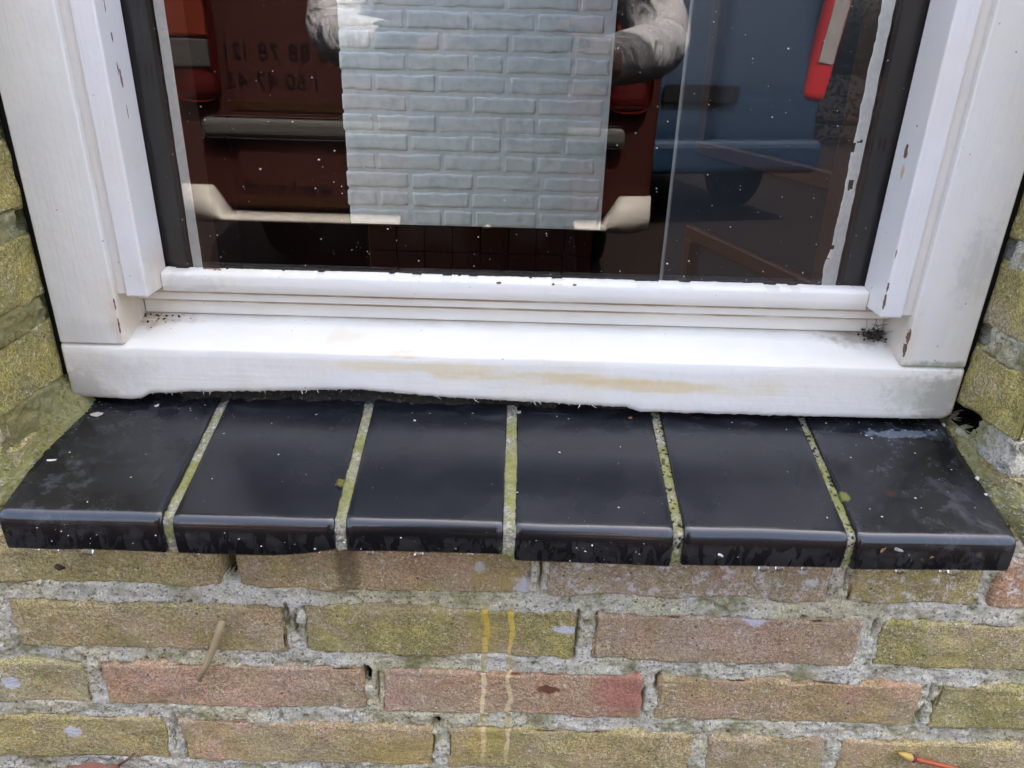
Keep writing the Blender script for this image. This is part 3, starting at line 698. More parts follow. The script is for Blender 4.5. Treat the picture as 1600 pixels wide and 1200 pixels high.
# ------------------------------------------------------------------ room contents seen through the glass
def white_brick_material():
    M = Mat('white_painted_brick'); n = M.noise(35, 4, .6)
    return M.out(M.mix(M.step(n, .4, .7), (.45, .56, .63), (.38, .49, .56)), .6, M.bump(M.noise(30, 2, .5), .35, .008))
MAT_WBRICK = MAT_SOFT = white_brick_material()
CY = 2.15
breast = thing('chimney_breast', 'white painted brick chimney breast inside the dark room behind the glass', 'chimney breast')
XL, XRR, ZB0 = -.578, .300, -.290
local(link('breast_body', bevel_box(XL + .004, XRR - .002, CY + .0016, 3.3, ZB0 + .004, 1.38, 0), MAT_WBRICK), breast)
k = 0; z = ZB0
while z < .95:
    x = XL + (0 if k % 2 else .0); first = .11 if k % 2 else .22
    ln = first
    while x < XRR - .02:
        b = min(x + ln, XRR); jx = random.uniform(-.003, .003) if x == XL else 0
        if b - x > .03: brick(x + jx, b - .009, z + .004, z + .057, (.7, .7, .7), 0, y=CY + random.uniform(-.0007, .0007), parent=breast, mat=MAT_WBRICK, depth=.09)
        x = b; ln = random.choice((.22, .22, .205, .23, .11))
    z += .062; k += 1
hearth = thing('tiled_hearth', 'dark red tiled hearth front under the white brick chimney breast', 'hearth')
MAT_HT = plain('dark_red_tile', (.014, .0035, .0035), .4); MAT_HG = plain('hearth_grout', (.028, .018, .018), .8)
local(link('hearth_body', bevel_box(XL + .05, XRR - .03, CY + .06, 3.2, -.78, ZB0 - .001, 0), MAT_HG), hearth)
for r_ in range(4):
    for c_ in range(8):
        x = XL + .055 + c_ * .1005; zt = ZB0 - .004 - r_ * .1005
        local(link('tile', bevel_box(x, x + .097, CY + .05, CY + .0602, zt - .097, zt, .0015), MAT_HT), hearth)
# open panelled door beside the chimney breast
A = Vector((.292, .92, 0)); B = Vector((.470, .30, 0)); du = (B - A).normalized(); dn = Vector((du.y, -du.x, 0))
door = thing('panelled_door', 'slate grey interior door with brown panel mouldings seen through the right of the glass', 'door', (A.x, A.y, -.78), None, (0, 0, math.atan2(du.y, du.x)))
MAT_DOOR = plain('slate_door_paint', (.010, .014, .021), .5); MAT_MOULD = plain('brown_moulding', (.022, .009, .006), .5); MAT_EDGE = plain('door_edge', (.15, .17, .19), .5)
LD = (B - A).length
def dpart(name, x0, x1, y0, y1, z0, z1, mat): link(name, bevel_box(x0, x1, y0, y1, z0, z1, .002), mat, door)
dpart('leaf', 0.012, LD, -.02, .02, .01, 2.0, MAT_DOOR); dpart('door_edge', 0, .0115, -.021, .021, .01, 2.0, MAT_EDGE)
for (xa, xb, za, zb) in ((.10, LD - .08, .915, 1.75), (.10, LD - .08, .18, .80)):
    for bx in ((xa, xb, za, za + .022), (xa, xb, zb - .022, zb), (xa, xa + .022, za + .0225, zb - .0225), (xb - .022, xb, za + .0225, zb - .0225)):
        dpart('moulding', bx[0], bx[1], .0205, .034, bx[2], bx[3], MAT_MOULD); dpart('moulding', bx[0], bx[1], -.034, -.0205, bx[2], bx[3], MAT_MOULD)

# ------------------------------------------------------------------ the street behind the camera, seen mirrored in the glass
MAT_WHITE = plain('van_white', (.42, .39, .35), .5); MAT_MAROON = plain('van_maroon', (.040, .0115, .009), .6, Specular_IOR_Level=.12); MAT_BLACK = plain('black_plastic', (.012, .012, .013), .5)
MAT_BLUE = plain('van_blue', (.007, .024, .056), .4); MAT_GREYP = plain('grey_plastic', (.055, .05, .045), .7); MAT_YELLOW = plain('yellow_band', (.030, .012, .003), .6)
MAT_RUB = plain('tyre_rubber', (.015, .015, .015), .85); MAT_STEEL = plain('wheel_steel', (.35, .35, .36), .35, Metallic=.8)
MAT_BRIGHTRED = plain('bright_red_lens', (.45, .014, .014), .3); MAT_PALE = plain('pale_lens', (.30, .28, .27), .3); MAT_RED = plain('red_lens', (.06, .003, .0025), .4); MAT_ORANGE = plain('orange_lens', (.13, .017, .005), .4); MAT_CLEAR = plain('clear_lens', (.055, .052, .05), .35)
def glassdark():
    M = Mat('vehicle_glass'); return M.out((.015, .018, .018), .05)
MAT_VG = glassdark()
def shell(profile, w, r=.04):
    """vehicle body: a side outline (length, height) swept across the width with rounded edges"""
    bm = bmesh.new(); n = len(profile)
    L = [bm.verts.new((-w / 2, a, b)) for a, b in profile]; Q = [bm.verts.new((w / 2, a, b)) for a, b in profile]
    bm.faces.new(L); bm.faces.new(Q[::-1])
    for i in range(n): bm.faces.new((L[(i + 1) % n], L[i], Q[i], Q[(i + 1) % n]))
    bmesh.ops.bevel(bm, geom=list(bm.edges), offset=r, segments=3, profile=.5, affect='EDGES')
    bmesh.ops.recalc_face_normals(bm, faces=list(bm.faces))
    me = bpy.data.meshes.new('body'); bm.to_mesh(me); bm.free(); me.polygons.foreach_set('use_smooth', [True] * len(me.polygons)); me.set_sharp_from_angle(angle=R(35)); return me
def wheel(parent, x, y, r=.33, w=.2):
    V = []; F = []; n = 28
    for prof in ([(-w / 2, r * .62), (-w / 2, r * .92), (-w / 2 + .03, r), (w / 2 - .03, r), (w / 2, r * .92), (w / 2, r * .62)],):
        for k in range(n):
            a = 2 * math.pi * k / n
            for px, pr in prof: V.append((px, pr * math.cos(a), pr * math.sin(a)))
        m_ = len(prof)
        for k in range(n):
            for j in range(m_): F.append((k * m_ + j, ((k + 1) % n) * m_ + j, ((k + 1) % n) * m_ + (j + 1) % m_, k * m_ + (j + 1) % m_))
    o = link('wheel', mesh_np('tyre', V, F), MAT_RUB, parent, (x, y, r))
    V = [(s * w * .38, 0, 0) for s in (-1, 1)]; F = []
    for k in range(n):
        a = 2 * math.pi * k / n
        for s in (-1, 1): V.append((s * w * .42, r * .615 * math.cos(a), r * .615 * math.sin(a)))
    for k in range(n):
        i, j = 2 + 2 * k, 2 + 2 * ((k + 1) % n); F += [(0, i, j), (1, j + 1, i + 1), (i, i + 1, j + 1, j)]
    link('rim', mesh_np('rim', V, F), MAT_STEEL, o)
def text(body, size, parent, loc, rot, mat):
    """each glyph its own mesh; the line ends at loc and runs back along the reading direction"""
    x = 0.0; gl = []
    for ch in body:
        if ch == ' ': x += size * .30; continue
        c = bpy.data.curves.new('lettering', 'FONT'); c.body = ch; c.size = size; c.extrude = .001; c.materials.append(mat)
        t0 = bpy.data.objects.new('lettering', c); COL.objects.link(t0)
        me = bpy.data.meshes.new_from_object(t0.evaluated_get(bpy.context.evaluated_depsgraph_get())); bpy.data.objects.remove(t0); bpy.data.curves.remove(c)
        w = max(v.co.x for v in me.vertices); gl.append((me, x)); x += w + size * .07
    rm = Matrix.LocRotScale(None, __import__('mathutils').Euler(rot), None)
    for me, gx in gl:
        o = bpy.data.objects.new('lettering', me); COL.objects.link(o); o.parent = parent; o.location = Vector(loc) + rm @ Vector((gx - x, 0, 0)); o.rotation_euler = rot
# panel van: local y=0 at the rear face (towards the house), body runs to -y
van = thing('panel_van', 'maroon and white panel van parked behind the photographer, mirrored in the window', 'van', (-.42, -2.53, GZ))
WV = 1.98
link('body', shell([(-.0, .42), (-.02, 1.2), (-.10, 2.35), (-.22, 2.45), (-3.4, 2.45), (-3.9, 1.75), (-4.9, 1.35), (-5.0, .45)], WV), MAT_MAROON, van)
for s in (-1, 1): link('corner_panel', bevel_box(min(s * .762, s * .985), max(s * .762, s * .985), -.08, .022, 1.275, 2.2, .02, 3), MAT_WHITE, van)
for s in (-1, 1): link('rear_door', bevel_box(min(s * .008, s * .74), max(s * .008, s * .74), -.06, .012, .44, 2.2, .012), MAT_MAROON, van)
for s in (-1, 1):
    link('rear_window', bevel_box(min(s * .10, s * .62), max(s * .10, s * .62), .0125, .020, 1.50, 2.05, .004), MAT_VG, van)
    lt = link('tail_light', bevel_box(min(s * .775, s * .95), max(s * .775, s * .95), -.02, .035, .86, 1.26, .055, 4), MAT_RED, van)
    link('lens', bevel_box(min(s * .79, s * .935), max(s * .79, s * .935), .0352, .041, 1.10, 1.24, .006), MAT_ORANGE, lt)
    link('lens', bevel_box(min(s * .79, s * .935), max(s * .79, s * .935), .0352, .041, .99, 1.09, .006), MAT_CLEAR, lt)
link('step_panel', bevel_box(-.86, .86, .0125, .05, .725, .81, .030, 4), MAT_GREYP, van)
link('stripe', bevel_box(-.73, .73, .0125, .016, .83, .868, .0015), MAT_YELLOW, van); link('stripe', bevel_box(-.73, .60, .0125, .018, .452, .482, .0015), MAT_YELLOW, van)
bm_x = np.linspace(-1, 1, 61); sec = []
for u in bm_x:
    end = max(0, (abs(u) - .80) / .20); yy = .10 - .10 * end ** 2; k_ = min(1, max(0, (abs(u) - .80) / .06)); hgt = .022 + .12 * k_
    z0 = .40 - .012 * k_; sec.append([(u * WV / 2, yy - .12, z0), (u * WV / 2, yy, z0), (u * WV / 2, yy + .02, z0 + hgt * .4), (u * WV / 2, yy, z0 + hgt), (u * WV / 2, yy - .12, z0 + hgt)])
V, F = loft(np.array(sec)); link('bumper', mesh_np('bumper', V, F), MAT_WHITE, van)
for s in (-1, 1): wheel(van, s * .80, -.95); wheel(van, s * .80, -4.1)
TR = (R(90), 0, R(180)); MAT_INK = plain('black_lettering', (.003, .003, .003), .8)
text('5 88 78 121', .085, van, (-.745, .0135, 1.02), TR, MAT_INK); text('1 60 47 43', .085, van, (-.745, .0135, .915), TR, MAT_INK)
text('werken.nl', .085, van, (-.72, .0135, .50), TR, MAT_INK)
# small blue van, further off
car = thing('blue_van', 'small blue van parked further off, mirrored on the right of the window', 'van', (1.16, -4.45, GZ), None, (0, 0, R(-14)))
WB = 1.78
link('body', shell([(0, .40), (.02, .62), (-.02, .95), (-.16, 1.72), (-.26, 1.80), (-2.4, 1.82), (-3.1, 1.20), (-4.0, 1.0), (-4.1, .4)], WB), MAT_BLUE, car)
link('rear_window', bevel_box(-.70, .70, -.095, -.055, 1.16, 1.62, .01), MAT_VG, car).rotation_euler[0] = R(8)
for s in (-1, 1):
    lt = link('tail_light', bevel_box(min(s * .74, s * .915), max(s * .74, s * .915), -.10, .015, .92, 1.62, .05, 4), MAT_BRIGHTRED, car); lt.rotation_euler[1] = s * R(7); lt.location[0] = -s * .10
    link('lens', bevel_box(min(s * .77, s * .88), max(s * .77, s * .88), .0152, .021, 1.16, 1.54, .006), MAT_PALE, lt)
link('bumper', bevel_box(-.92, .92, -.20, .09, .36, .58, .05, 3), MAT_BLUE, car)
link('number_plate', bevel_box(-.26, .26, .022, .034, .80, .91, .004), MAT_BLACK, car)
for s in (-1, 1): wheel(car, s * .74, -.75, .31); wheel(car, s * .74, -3.3, .31)
# the photographer: one skinned figure holding a phone
def skin_figure(name, joints, edges, root, parent=None, levels=2):
    bm = bmesh.new(); lay = bm.verts.layers.skin.verify(); vv = {}
    for k, (p, r) in joints.items():
        v = bm.verts.new(p); v[lay].radius = (r, r) if not hasattr(r, '__len__') else r; v[lay].use_root = (k == root); vv[k] = v
    for a, b in edges: bm.edges.new((vv[a], vv[b]))
    me = bpy.data.meshes.new(name); bm.to_mesh(me); bm.free()
    o = bpy.data.objects.new(name, me); COL.objects.link(o)
    md = o.modifiers.new('skin', 'SKIN'); md.use_smooth_shade = True
    sb = o.modifiers.new('subsurf', 'SUBSURF'); sb.levels = sb.render_levels = levels
    dg = bpy.context.evaluated_depsgraph_get(); me2 = bpy.data.meshes.new_from_object(o.evaluated_get(dg))
    o.modifiers.clear(); o.data = me2; return o
PX, PY = -.06, -.92
Jn = {'pel': ((PX, PY, .08), .15), 'wai': ((PX, PY, .24), .15), 'che': ((PX, PY + .01, .44), .17), 'nek': ((PX, PY + .01, .60), .065), 'hd1': ((PX, PY + .06, .70), .085), 'hd2': ((PX, PY + .09, .80), .095), 'hd3': ((PX, PY + .07, .88), .07)}
Ed = [('pel', 'wai'), ('wai', 'che'), ('che', 'nek'), ('nek', 'hd1'), ('hd1', 'hd2'), ('hd2', 'hd3')]
for s, n in ((-1, 'l'), (1, 'r')):
    Jn.update({n + 'sh': ((PX + s * .19, PY, .54), .075), n + 'el': ((PX + (-.285 if s < 0 else .325), PY + .10, .29), .060), n + 'wr': ((s * .105 - .0, -.535, .265), .034), n + 'pm': ((s * .088, -.490, .275), .030),
               n + 'hp': ((PX + s * .095, PY, .02), .095), n + 'kn': ((PX + s * .15, PY + .02, -.34), .065), n + 'an': ((PX + s * .17, PY - .02, -.72), .045), n + 'to': ((PX + s * .19, PY + .15, -.77), .035)})
    Ed += [('che', n + 'sh'), (n + 'sh', n + 'el'), (n + 'el', n + 'wr'), (n + 'wr', n + 'pm'), ('pel', n + 'hp'), (n + 'hp', n + 'kn'), (n + 'kn', n + 'an'), (n + 'an', n + 'to')]
    for q, (dx, dy, dz) in enumerate(((0, .012, .040), (.0, .020, .022), (.0, .022, .002), (.0, .018, -.018))):
        Jn[n + 'f%d' % q] = ((s * (.086 - dx), -.478 + dy * .3, .275 + dz), .0095); Jn[n + 'g%d' % q] = ((s * .066, -.455 + .004, .275 + dz * 1.1), .008)
        Ed += [(n + 'pm', n + 'f%d' % q), (n + 'f%d' % q, n + 'g%d' % q)]
    Jn[n + 'th'] = ((s * .072, -.497, .305), .010); Jn[n + 'tt'] = ((s * .050, -.485, .318), .009); Ed += [(n + 'pm', n + 'th'), (n + 'th', n + 'tt')]
person = skin_figure('person', Jn, Ed, 'pel')
_M = Mat('pale_grey_knit'); _w = _M.noise(1.0, 3, .6, _M.scaled(_M.pos, (11, 26, 11)), dist=.5)
MAT_SLEEVE = _M.out(_M.mix(_w, (.50, .49, .50), (.38, .37, .39)), .9, _M.bump(_w, .8, .06)); MAT_VEST = plain('dark_vest', (.012, .012, .014), .9); MAT_TROU = plain('dark_trousers', (.010, .010, .012), .9); MAT_SKIN = plain('skin', (.36, .19, .13), .5); MAT_SHOE = plain('shoe', (.02, .018, .016), .6)
for mm in (MAT_VEST, MAT_SLEEVE, MAT_TROU, MAT_SKIN, MAT_SHOE): person.data.materials.append(mm)
for p in person.data.polygons:
    c = p.center
    if c.z < -.70: k = 4
    elif c.z < .06: k = 2
    elif c.z > .62 or c.y > -.545: k = 3
    elif abs(c.x - PX) > .165: k = 1
    else: k = 0
    p.material_index = k; p.use_smooth = True
tag(person, 'person in pale sleeves and dark trousers photographing the window, mirrored in the glass', 'person')
hair = bmesh.new(); bmesh.ops.create_uvsphere(hair, u_segments=20, v_segments=14, radius=.112)
for v in hair.verts:
    v.co.z *= 1.05; v.co += Vector((PX, PY + .062, .83))
bmesh.ops.delete(hair, geom=[v for v in hair.verts if v.co.z < .84 and v.co.y > PY + .09], context='VERTS')
me = bpy.data.meshes.new('hair'); hair.to_mesh(me); hair.free(); local(link('hair', me, plain('brown_hair', (.05, .03, .02), .7)), person)
for nm, c, r_ in (('eye', (-.035, .175, .80), .012), ('eye', (.035, .175, .80), .012), ('nose', (0, .188, .775), .016), ('ear', (-.098, .07, .79), .02), ('ear', (.098, .07, .79), .02), ('mouth', (0, .165, .735), .018)):
    b = bmesh.new(); bmesh.ops.create_uvsphere(b, u_segments=10, v_segments=8, radius=r_)
    for v in b.verts: v.co = Vector((PX + c[0] + v.co.x * (1 if nm != 'ear' else .5), PY + c[1] + v.co.y * .6, c[2] + v.co.z * (.4 if nm == 'mouth' else 1.2)))
    me = bpy.data.meshes.new(nm); b.to_mesh(me); b.free(); local(link(nm, me, MAT_VG if nm == 'eye' else MAT_SKIN), person)
phone = thing('mobile_phone', 'dark mobile phone held level in both hands, mirrored in the glass', 'phone', (0, -.458, .275))
link('case', bevel_box(-.075, .075, -.008, 0, -.036, .036, .004, 3), MAT_BLACK, phone)
link('screen', bevel_box(-.071, .071, -.0092, -.0081, -.033, .033, .0004, 1), MAT_VG, phone)
for dx, dz in ((-.055, .018), (-.055, -.006), (-.035, .006)): link('lens', bevel_box(dx - .006, dx + .006, .0002, .002, dz - .006, dz + .006, .0009, 2), MAT_VG, phone)
# hedge across the road
rng = np.random.default_rng(5); n = 24000
c = np.stack([rng.uniform(-9, 9, n), -10 + rng.normal(0, .35, n), GZ + rng.uniform(0, 1.7, n) + .2 * np.sin(np.arange(n))], -1); a = rng.normal(0, 1, (n, 2, 3)); a /= np.linalg.norm(a, axis=2, keepdims=True); a *= .03
V = np.stack([c - a[:, 0], c + a[:, 1], c + a[:, 0], c - a[:, 1]], 1).reshape(-1, 3); F = np.arange(n * 4).reshape(-1, 4)
hd = link('hedge', mesh_np('hedge', V, F, False), plain('hedge_leaf', (.005, .007, .004), .9)); tag(hd, 'clipped green hedge across the road behind the vans', 'hedge')
link('stem', tube([(-9, -10, GZ + .1), (0, -10.05, GZ + .5), (9, -10, GZ + .1)], .05), MAT_DARKWOOD, hd)

# ------------------------------------------------------------------ small things
def tile_z(y): return (y + .03) * SL
def flake(name, x, y, z, w, h, yaw, nrm, mat, seed, thick=.0005, curl=.0006):
    rs = random.Random(seed); n = 9; V = []; 
    up = Vector(nrm).normalized(); a = Vector((1, 0, 0)); a = (a - up * a.dot(up)).normalized(); b = up.cross(a)
    ca, sa = math.cos(yaw), math.sin(yaw); ring = []
    for k in range(n):
        t = 2 * math.pi * k / n; rr = rs.uniform(.6, 1.1); u, v = rr * math.cos(t) * w / 2, rr * math.sin(t) * h / 2
        ring.append((u * ca - v * sa, u * sa + v * ca, curl * (abs(math.cos(t))) * rs.uniform(.4, 1)))
    P = [up * (curl * .2 + thick)] + [a * u + b * v + up * (c_ + thick) for u, v, c_ in ring] + [a * u + b * v + up * c_ for u, v, c_ in ring] + [up * curl * .2]
    F = [(0, 1 + k, 1 + (k + 1) % n) for k in range(n)] + [(1 + k, 1 + n + k, 1 + n + (k + 1) % n, 1 + (k + 1) % n) for k in range(n)] + [(2 * n + 1, 1 + n + (k + 1) % n, 1 + n + k) for k in range(n)]
    return link(name, mesh_np(name, P, F, False), mat, None, (x, y, z))
MAT_FLAKE = plain('paint_flake', (.74, .70, .62), .7); MAT_GFLAKE = plain('grey_flake', (.50, .46, .40), .8); MAT_BIT = plain('dry_bit', (.30, .15, .07), .8)
TN = (0, -SL, 1); FN = (0, -1, 0)
FL = [(-.3117, .0589, .0115, .0060, .3, MAT_GFLAKE, 'large grey-beige paint flake lying at the back of the far left tile', .0014),
      (-.2712, .0706, .0050, .0026, .8, MAT_FLAKE, 'white paint flake at the back of the far left tile under the frame', .0010),
      (-.3212, .0121, .0066, .0020, .1, MAT_FLAKE, 'cream sliver of paint near the outer edge of the far left tile', .0006),
      (.3318, .0730, .0026, .0040, .2, MAT_FLAKE, 'white crumb under the lower right corner of the frame', .0016),
      (.3310, .0185, .0044, .0036, .6, MAT_FLAKE, 'white paint crumb against the reveal at the right tile edge', .0012),
      (.3300, .0040, .0030, .0024, .2, MAT_FLAKE, 'small white crumb at the right tile edge near the front', .0008),
      (.0057, .0745, .0042, .0030, .4, MAT_GFLAKE, 'pale flake at the top of the middle tile joint', .0008),
      (.0907, .0715, .0040, .0024, .3, MAT_BIT, 'brown crumb under the sill beside the fourth tile', .0010),
      (-.0730, .0622, .0024, .0016, .1, MAT_FLAKE, 'tiny white flake on the back of the third tile', .0005)]
for i, (x, y, w, h, yaw, mt, lab, curl) in enumerate(FL):
    tag(flake('paint_flake', x, y, tile_z(y) + .0002, w, h, yaw, TN, mt, 300 + i, .0005, curl), lab, 'flake', 'paint flakes on the tiles')
for i, (x, z, w, h, yaw, mt, lab) in enumerate(((.2546, -.0090, .0075, .0028, -.4, MAT_GFLAKE, 'dry beige leaf scrap stuck to the front of the far right tile'), (.2449, -.0095, .0050, .0024, .9, MAT_BIT, 'small brown leaf scrap stuck to the front of the far right tile'),
                                           (.1397, -.0174, .0052, .0018, -.4, MAT_FLAKE, 'white flake stuck to the front of the fifth tile'), (.2781, -.0148, .0032, .0016, .6, MAT_BIT, 'rust-brown crumb on the front of the far right tile'))):
    tag(flake('stuck_scrap', x, -.0362, z, w, h, yaw, FN, mt, 330 + i, .0004, .0010), lab, 'scrap', 'scraps stuck to the tile fronts')
# fine white grit on the tiles: nobody could count it
def grit(name, pts, rmin, rmax, mat, seed, label, cat, flat=.5):
    rs = np.random.default_rng(seed); V = []; F = []
    oct_ = np.array([(1, 0, 0), (-1, 0, 0), (0, 1, 0), (0, -1, 0), (0, 0, 1), (0, 0, -1)], float); of = [(0, 2, 4), (2, 1, 4), (1, 3, 4), (3, 0, 4), (2, 0, 5), (1, 2, 5), (3, 1, 5), (0, 3, 5)]
    for k, p in enumerate(pts):
        r_ = rmin + (rmax - rmin) * rs.random() ** 2.5; q = oct_ * r_ * rs.uniform(.5, 1.2, (6, 1)) * np.array([rs.uniform(.7, 1.6), rs.uniform(.7, 1.4), flat])
        a = rs.uniform(0, 6.28); c_, s_ = math.cos(a), math.sin(a); q = q @ np.array([[c_, s_, 0], [-s_, c_, 0], [0, 0, 1]])
        V.append(q + p); F += [tuple(x + 6 * k for x in t) for t in of]
    o = link(name, mesh_np(name, np.concatenate(V), F, False), mat); return tag(o, label, cat, None, 'stuff')
rg = np.random.default_rng(11); pts = []
for k in range(170):
    x = rg.uniform(-.33, .33); x = x if rg.random() < .5 else np.sign(x) * rg.uniform(.2, .33); y = rg.uniform(-.028, .076) if rg.random() < .55 else .076 - abs(rg.normal(0, .012)); pts.append((x, y, tile_z(y) + .0002))
for k in range(60): pts.append((rg.uniform(-.33, .33), -.0360, rg.uniform(-.026, -.010)))
grit('white_grit', pts, .0002, .0010, MAT_FLAKE, 12, 'scattered white grit and paint crumbs on the black tiles', 'grit')
pts = [(rg.uniform(-.26, .26), .1043, .128 + rg.random() ** 1.4 * .22) for k in range(330)]
g2_ = grit('glass_dust', [(x, y, z) for x, y, z in pts], .00018, .0008, plain('dust', (.62, .60, .56), .9), 13, 'tiny pale dust specks and dried splashes on the window glass', 'dust', 1.0)
# black crumbs and web in the two inner corners of the sill
pts = []
for cx, n in ((.277, 150), (-.274, 40)):
    for k in range(n):
        x = cx + rg.normal(0, .0045 if cx > 0 else .009); y = .1050 - abs(rg.normal(0, .0045 if cx > 0 else .006)); z_ = .0765 + (y - .0694) / .0476 * .0152
        pts.append((max(-.2845, min(.2845, x)), y, z_ + abs(rg.normal(0, .0028 if cx > 0 else .0008)) + .0004))
grit('corner_crumbs', pts, .0004, .0016, plain('dark_crumb', (.045, .035, .028), .95), 14, 'dark crumbs and web gathered in the inner corners of the white sill', 'dirt', 1.0)
V_ = []; F_ = []; off = 0
web_mat = plain('web_hair', (.10, .085, .07), .9); wb = bmesh.new()
parts_ = []
for k in range(46):
    p0 = np.array([rg.normal(.275, .006), .104 - abs(rg.normal(0, .005)), .0]); p0[2] = .0780 + (p0[1] - .0694) * .32 + abs(rg.normal(0, .004)); d_ = rg.normal(0, .005, 3); d_[2] = abs(d_[2]) * .6
    me = tube([p0, p0 + d_ * .5 + rg.normal(0, .001, 3), p0 + d_], .00016, 4); n0 = len(parts_)
    wb.from_mesh(me); bpy.data.meshes.remove(me)
me = bpy.data.meshes.new('web'); wb.to_mesh(me); wb.free()
tag(link('cobweb_fibres', me, web_mat), 'dusty web fibres in the lower right corner of the sill', 'cobweb', None, 'stuff')
# bristle-like paint whiskers hanging from the freshly painted lower edge
wb = bmesh.new()
for k in range(46):
    x = rg.uniform(-.275, .10); zb = np.interp(x, zb_pts[:, 0], zb_pts[:, 1]); L_ = .001 + rg.random() ** 2 * .0032
    p0 = np.array([x, .0685, zb + .0012]); d_ = np.array([rg.normal(0, .5), rg.normal(0, .25), -1.0]) * L_
    me = tube([p0, p0 + d_ * .55, p0 + d_ + np.array([rg.normal(0, .0006), 0, .0003])], [.0004, .0003, .00012], 5); wb.from_mesh(me); bpy.data.meshes.remove(me)
me = bpy.data.meshes.new('paint_whiskers'); wb.to_mesh(me); wb.free(); o = local(link('paint_whiskers', me, MAT_SILL), win); o['kind'] = 'stuff'
# water drops under the tile noses
def water():
    M = Mat('water'); return M.out((1, 1, 1), .02, Transmission_Weight=1.0, IOR=1.33)
MAT_WATER = water(); b = bmesh.new(); bmesh.ops.create_uvsphere(b, u_segments=16, v_segments=10, radius=1)
for v in b.verts: v.co.z *= .85 if v.co.z > 0 else 1.0
drop_me = bpy.data.meshes.new('water_drop'); b.to_mesh(drop_me); b.free(); drop_me.materials.append(MAT_WATER); drop_me.polygons.foreach_set('use_smooth', [True] * len(drop_me.polygons))
drops = {}
for x, r_ in ((-.3149, .0016), (-.302, .0017), (-.2803, .0026), (-.2295, .0014), (-.2084, .0018), (-.0917, .0016), (-.059, .0020), (-.025, .0014), (.0817, .0016), (.0870, .0013), (.1707, .0024), (.1814, .0020), (.198, .0014), (.2621, .0022), (.2906, .0018), (.2974, .0026)):
    i = max(k for k in range(6) if JX[k] <= x); f_ = (x - JX[i]) / (JX[i + 1] - JX[i]); zb = BOT[i][0] + (BOT[i][1] - BOT[i][0]) * (f_ if i != 1 else max(0, (f_ - .55) / .45) ** 1.5)
    o = link('water_drop', drop_me, None, None, (x, -.0340, zb - r_ * .35)); o.scale = (r_ * 1.4, r_ * 1.1, r_ * 1.25)
    nth = drops.get(i, 0); drops[i] = nth + 1
    tag(o, '%s water drop from the left hanging under the %s black tile' % (('first', 'second', 'third', 'fourth')[nth], ('far left', 'second', 'third', 'fourth', 'fifth', 'far right')[i]), 'drop', 'water drops under the tile noses')
# moss bulge beside the second joint
pts = [(-.1165 + rg.normal(0, .0013), -.001 + rg.normal(0, .0028), tile_z(-.001) + rg.random() * .0008) for k in range(120)]
grit('moss_tuft', pts, .0005, .0011, plain('moss', (.17, .15, .03), .95), 15, 'small moss growth spreading from the second tile joint', 'moss', .8)
def on_fillet(s_, n, spread):
    fo = [o for o in ledge.children if o.name.startswith('mortar_fillet')][0 if s_ < 0 else 1].data; co = np.array([v.co for v in fo.vertices]); k = rg.integers(0, len(co), n)
    return co[k] + rg.normal(0, spread, (n, 3))
grit('reveal_moss', on_fillet(-1, 900, .0006), .0004, .0016, plain('moss_green', (.25, .26, .06), .95), 16, 'bright green moss in the corner between left reveal and tiles', 'moss', .8)
grit('reveal_moss', on_fillet(1, 420, .0006), .0004, .0015, plain('moss_olive', (.27, .26, .08), .95), 17, 'olive moss and grit in the corner between right reveal and tiles', 'moss', .8)
grit('reveal_sand', np.concatenate([on_fillet(-1, 700, .0005), on_fillet(1, 700, .0005)]), .0003, .0014, plain('sand_grain', (.36, .33, .24), .95), 18, 'loose sand grains on the mortar beside both ends of the tiles', 'sand', .9)
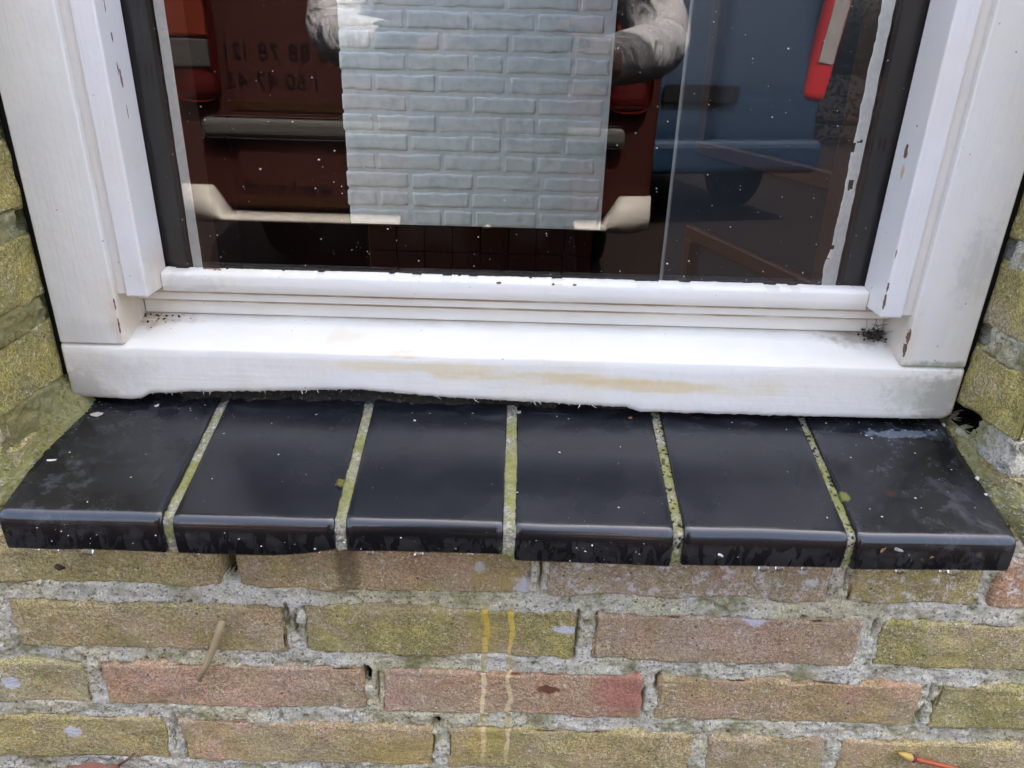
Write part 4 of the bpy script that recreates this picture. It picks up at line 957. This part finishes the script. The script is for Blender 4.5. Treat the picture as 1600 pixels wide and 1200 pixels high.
# fallen twig, bud twig, curled leaf, dark seed husk
MAT_TWIG = plain('dry_twig', (.50, .38, .20), .8)
tw = [(-.2114, -.0065, -.1120), (-.2160, -.0068, -.1240), (-.2225, -.0066, -.1400), (-.2300, -.0062, -.1570), (-.2388, -.0055, -.1738)]
t_ = thing('fallen_twig', 'short dry brown twig resting against the brick wall below the tiles', 'twig', tw[0])
local(link('stem', tube(tw, [.0024, .0028, .0026, .0023, .0015], 10), MAT_TWIG), t_); local(link('broken_end', tube([(-.2388, -.0055, -.1738), (-.2398, -.0040, -.1757)], [.0012, .0004], 7), plain('twig_end', (.10, .07, .04), .9)), t_)
t_ = thing('bud_twig', 'orange-red twig with a pointed yellow bud at the lower right', 'twig', (.3352, -.006, -.2379))
bd = [(.3229, -.0060, -.2322), (.3262, -.0062, -.2338), (.3300, -.0064, -.2356), (.3336, -.0064, -.2372), (.3352, -.0064, -.2378)]
local(link('bud', tube(bd, [.0003, .0019, .0031, .0033, .0026], 10), plain('yellow_bud', (.62, .42, .10), .5)), t_)
local(link('collar', tube([(.3350, -.0064, -.2377), (.3366, -.0064, -.2382), (.3382, -.0064, -.2387)], [.0027, .0030, .0026], 10), plain('purple_collar', (.16, .03, .035), .6)), t_)
local(link('stem', tube([(.3380, -.0064, -.2386), (.345, -.0063, -.2408), (.360, -.0062, -.2450), (.3728, -.006, -.2488), (.395, -.006, -.2565)], [.0023, .0021, .0020, .0020, .0019], 10), plain('orange_stem', (.47, .10, .035), .45)), t_)
U_, W_ = np.meshgrid(np.linspace(-1, 1, 22), np.linspace(-1, 1, 15)); wd = np.sqrt(np.clip(1 - U_ ** 2, 0, 1)) * .011
LP = np.stack([-.340 + U_ * .026, -.014 - .010 * (1 - W_ ** 2) + fbm(np.stack([U_, W_, U_ * 0], -1), 3, 2, 5) * .004, -.2715 + W_ * wd + U_ * .006], -1)
lf = thing('curled_leaf', 'curled reddish-brown dead leaf at the bottom left against the bricks', 'leaf', (-.340, -.012, -.2715))
LB = LP.copy(); LB[..., 1] += .0005; nl = LP.shape[0] * LP.shape[1]
local(link('blade', mesh_np('blade', np.concatenate([LP.reshape(-1, 3), LB.reshape(-1, 3)]), np.concatenate([grid_faces(15, 22), grid_faces(15, 22, nl, True)])), plain('dead_leaf', (.24, .09, .045), .55)), lf)
local(link('stalk', tube([(-.316, -.012, -.2640), (-.3080, -.010, -.2590), (-.3035, -.007, -.2560)], [.0012, .0010, .0008], 7), plain('leaf_stalk', (.15, .06, .04), .6)), lf)
hk = [(-.3275, -.003, -.0690), (-.3255, -.005, -.0670), (-.3235, -.0055, -.0680), (-.3215, -.003, -.0700)]
tag(link('seed_husk', tube(hk, [.0006, .0021, .0023, .0007], 8), plain('husk', (.075, .045, .035), .8)), 'small dark seed husk stuck to the brick under the far left tile', 'husk')
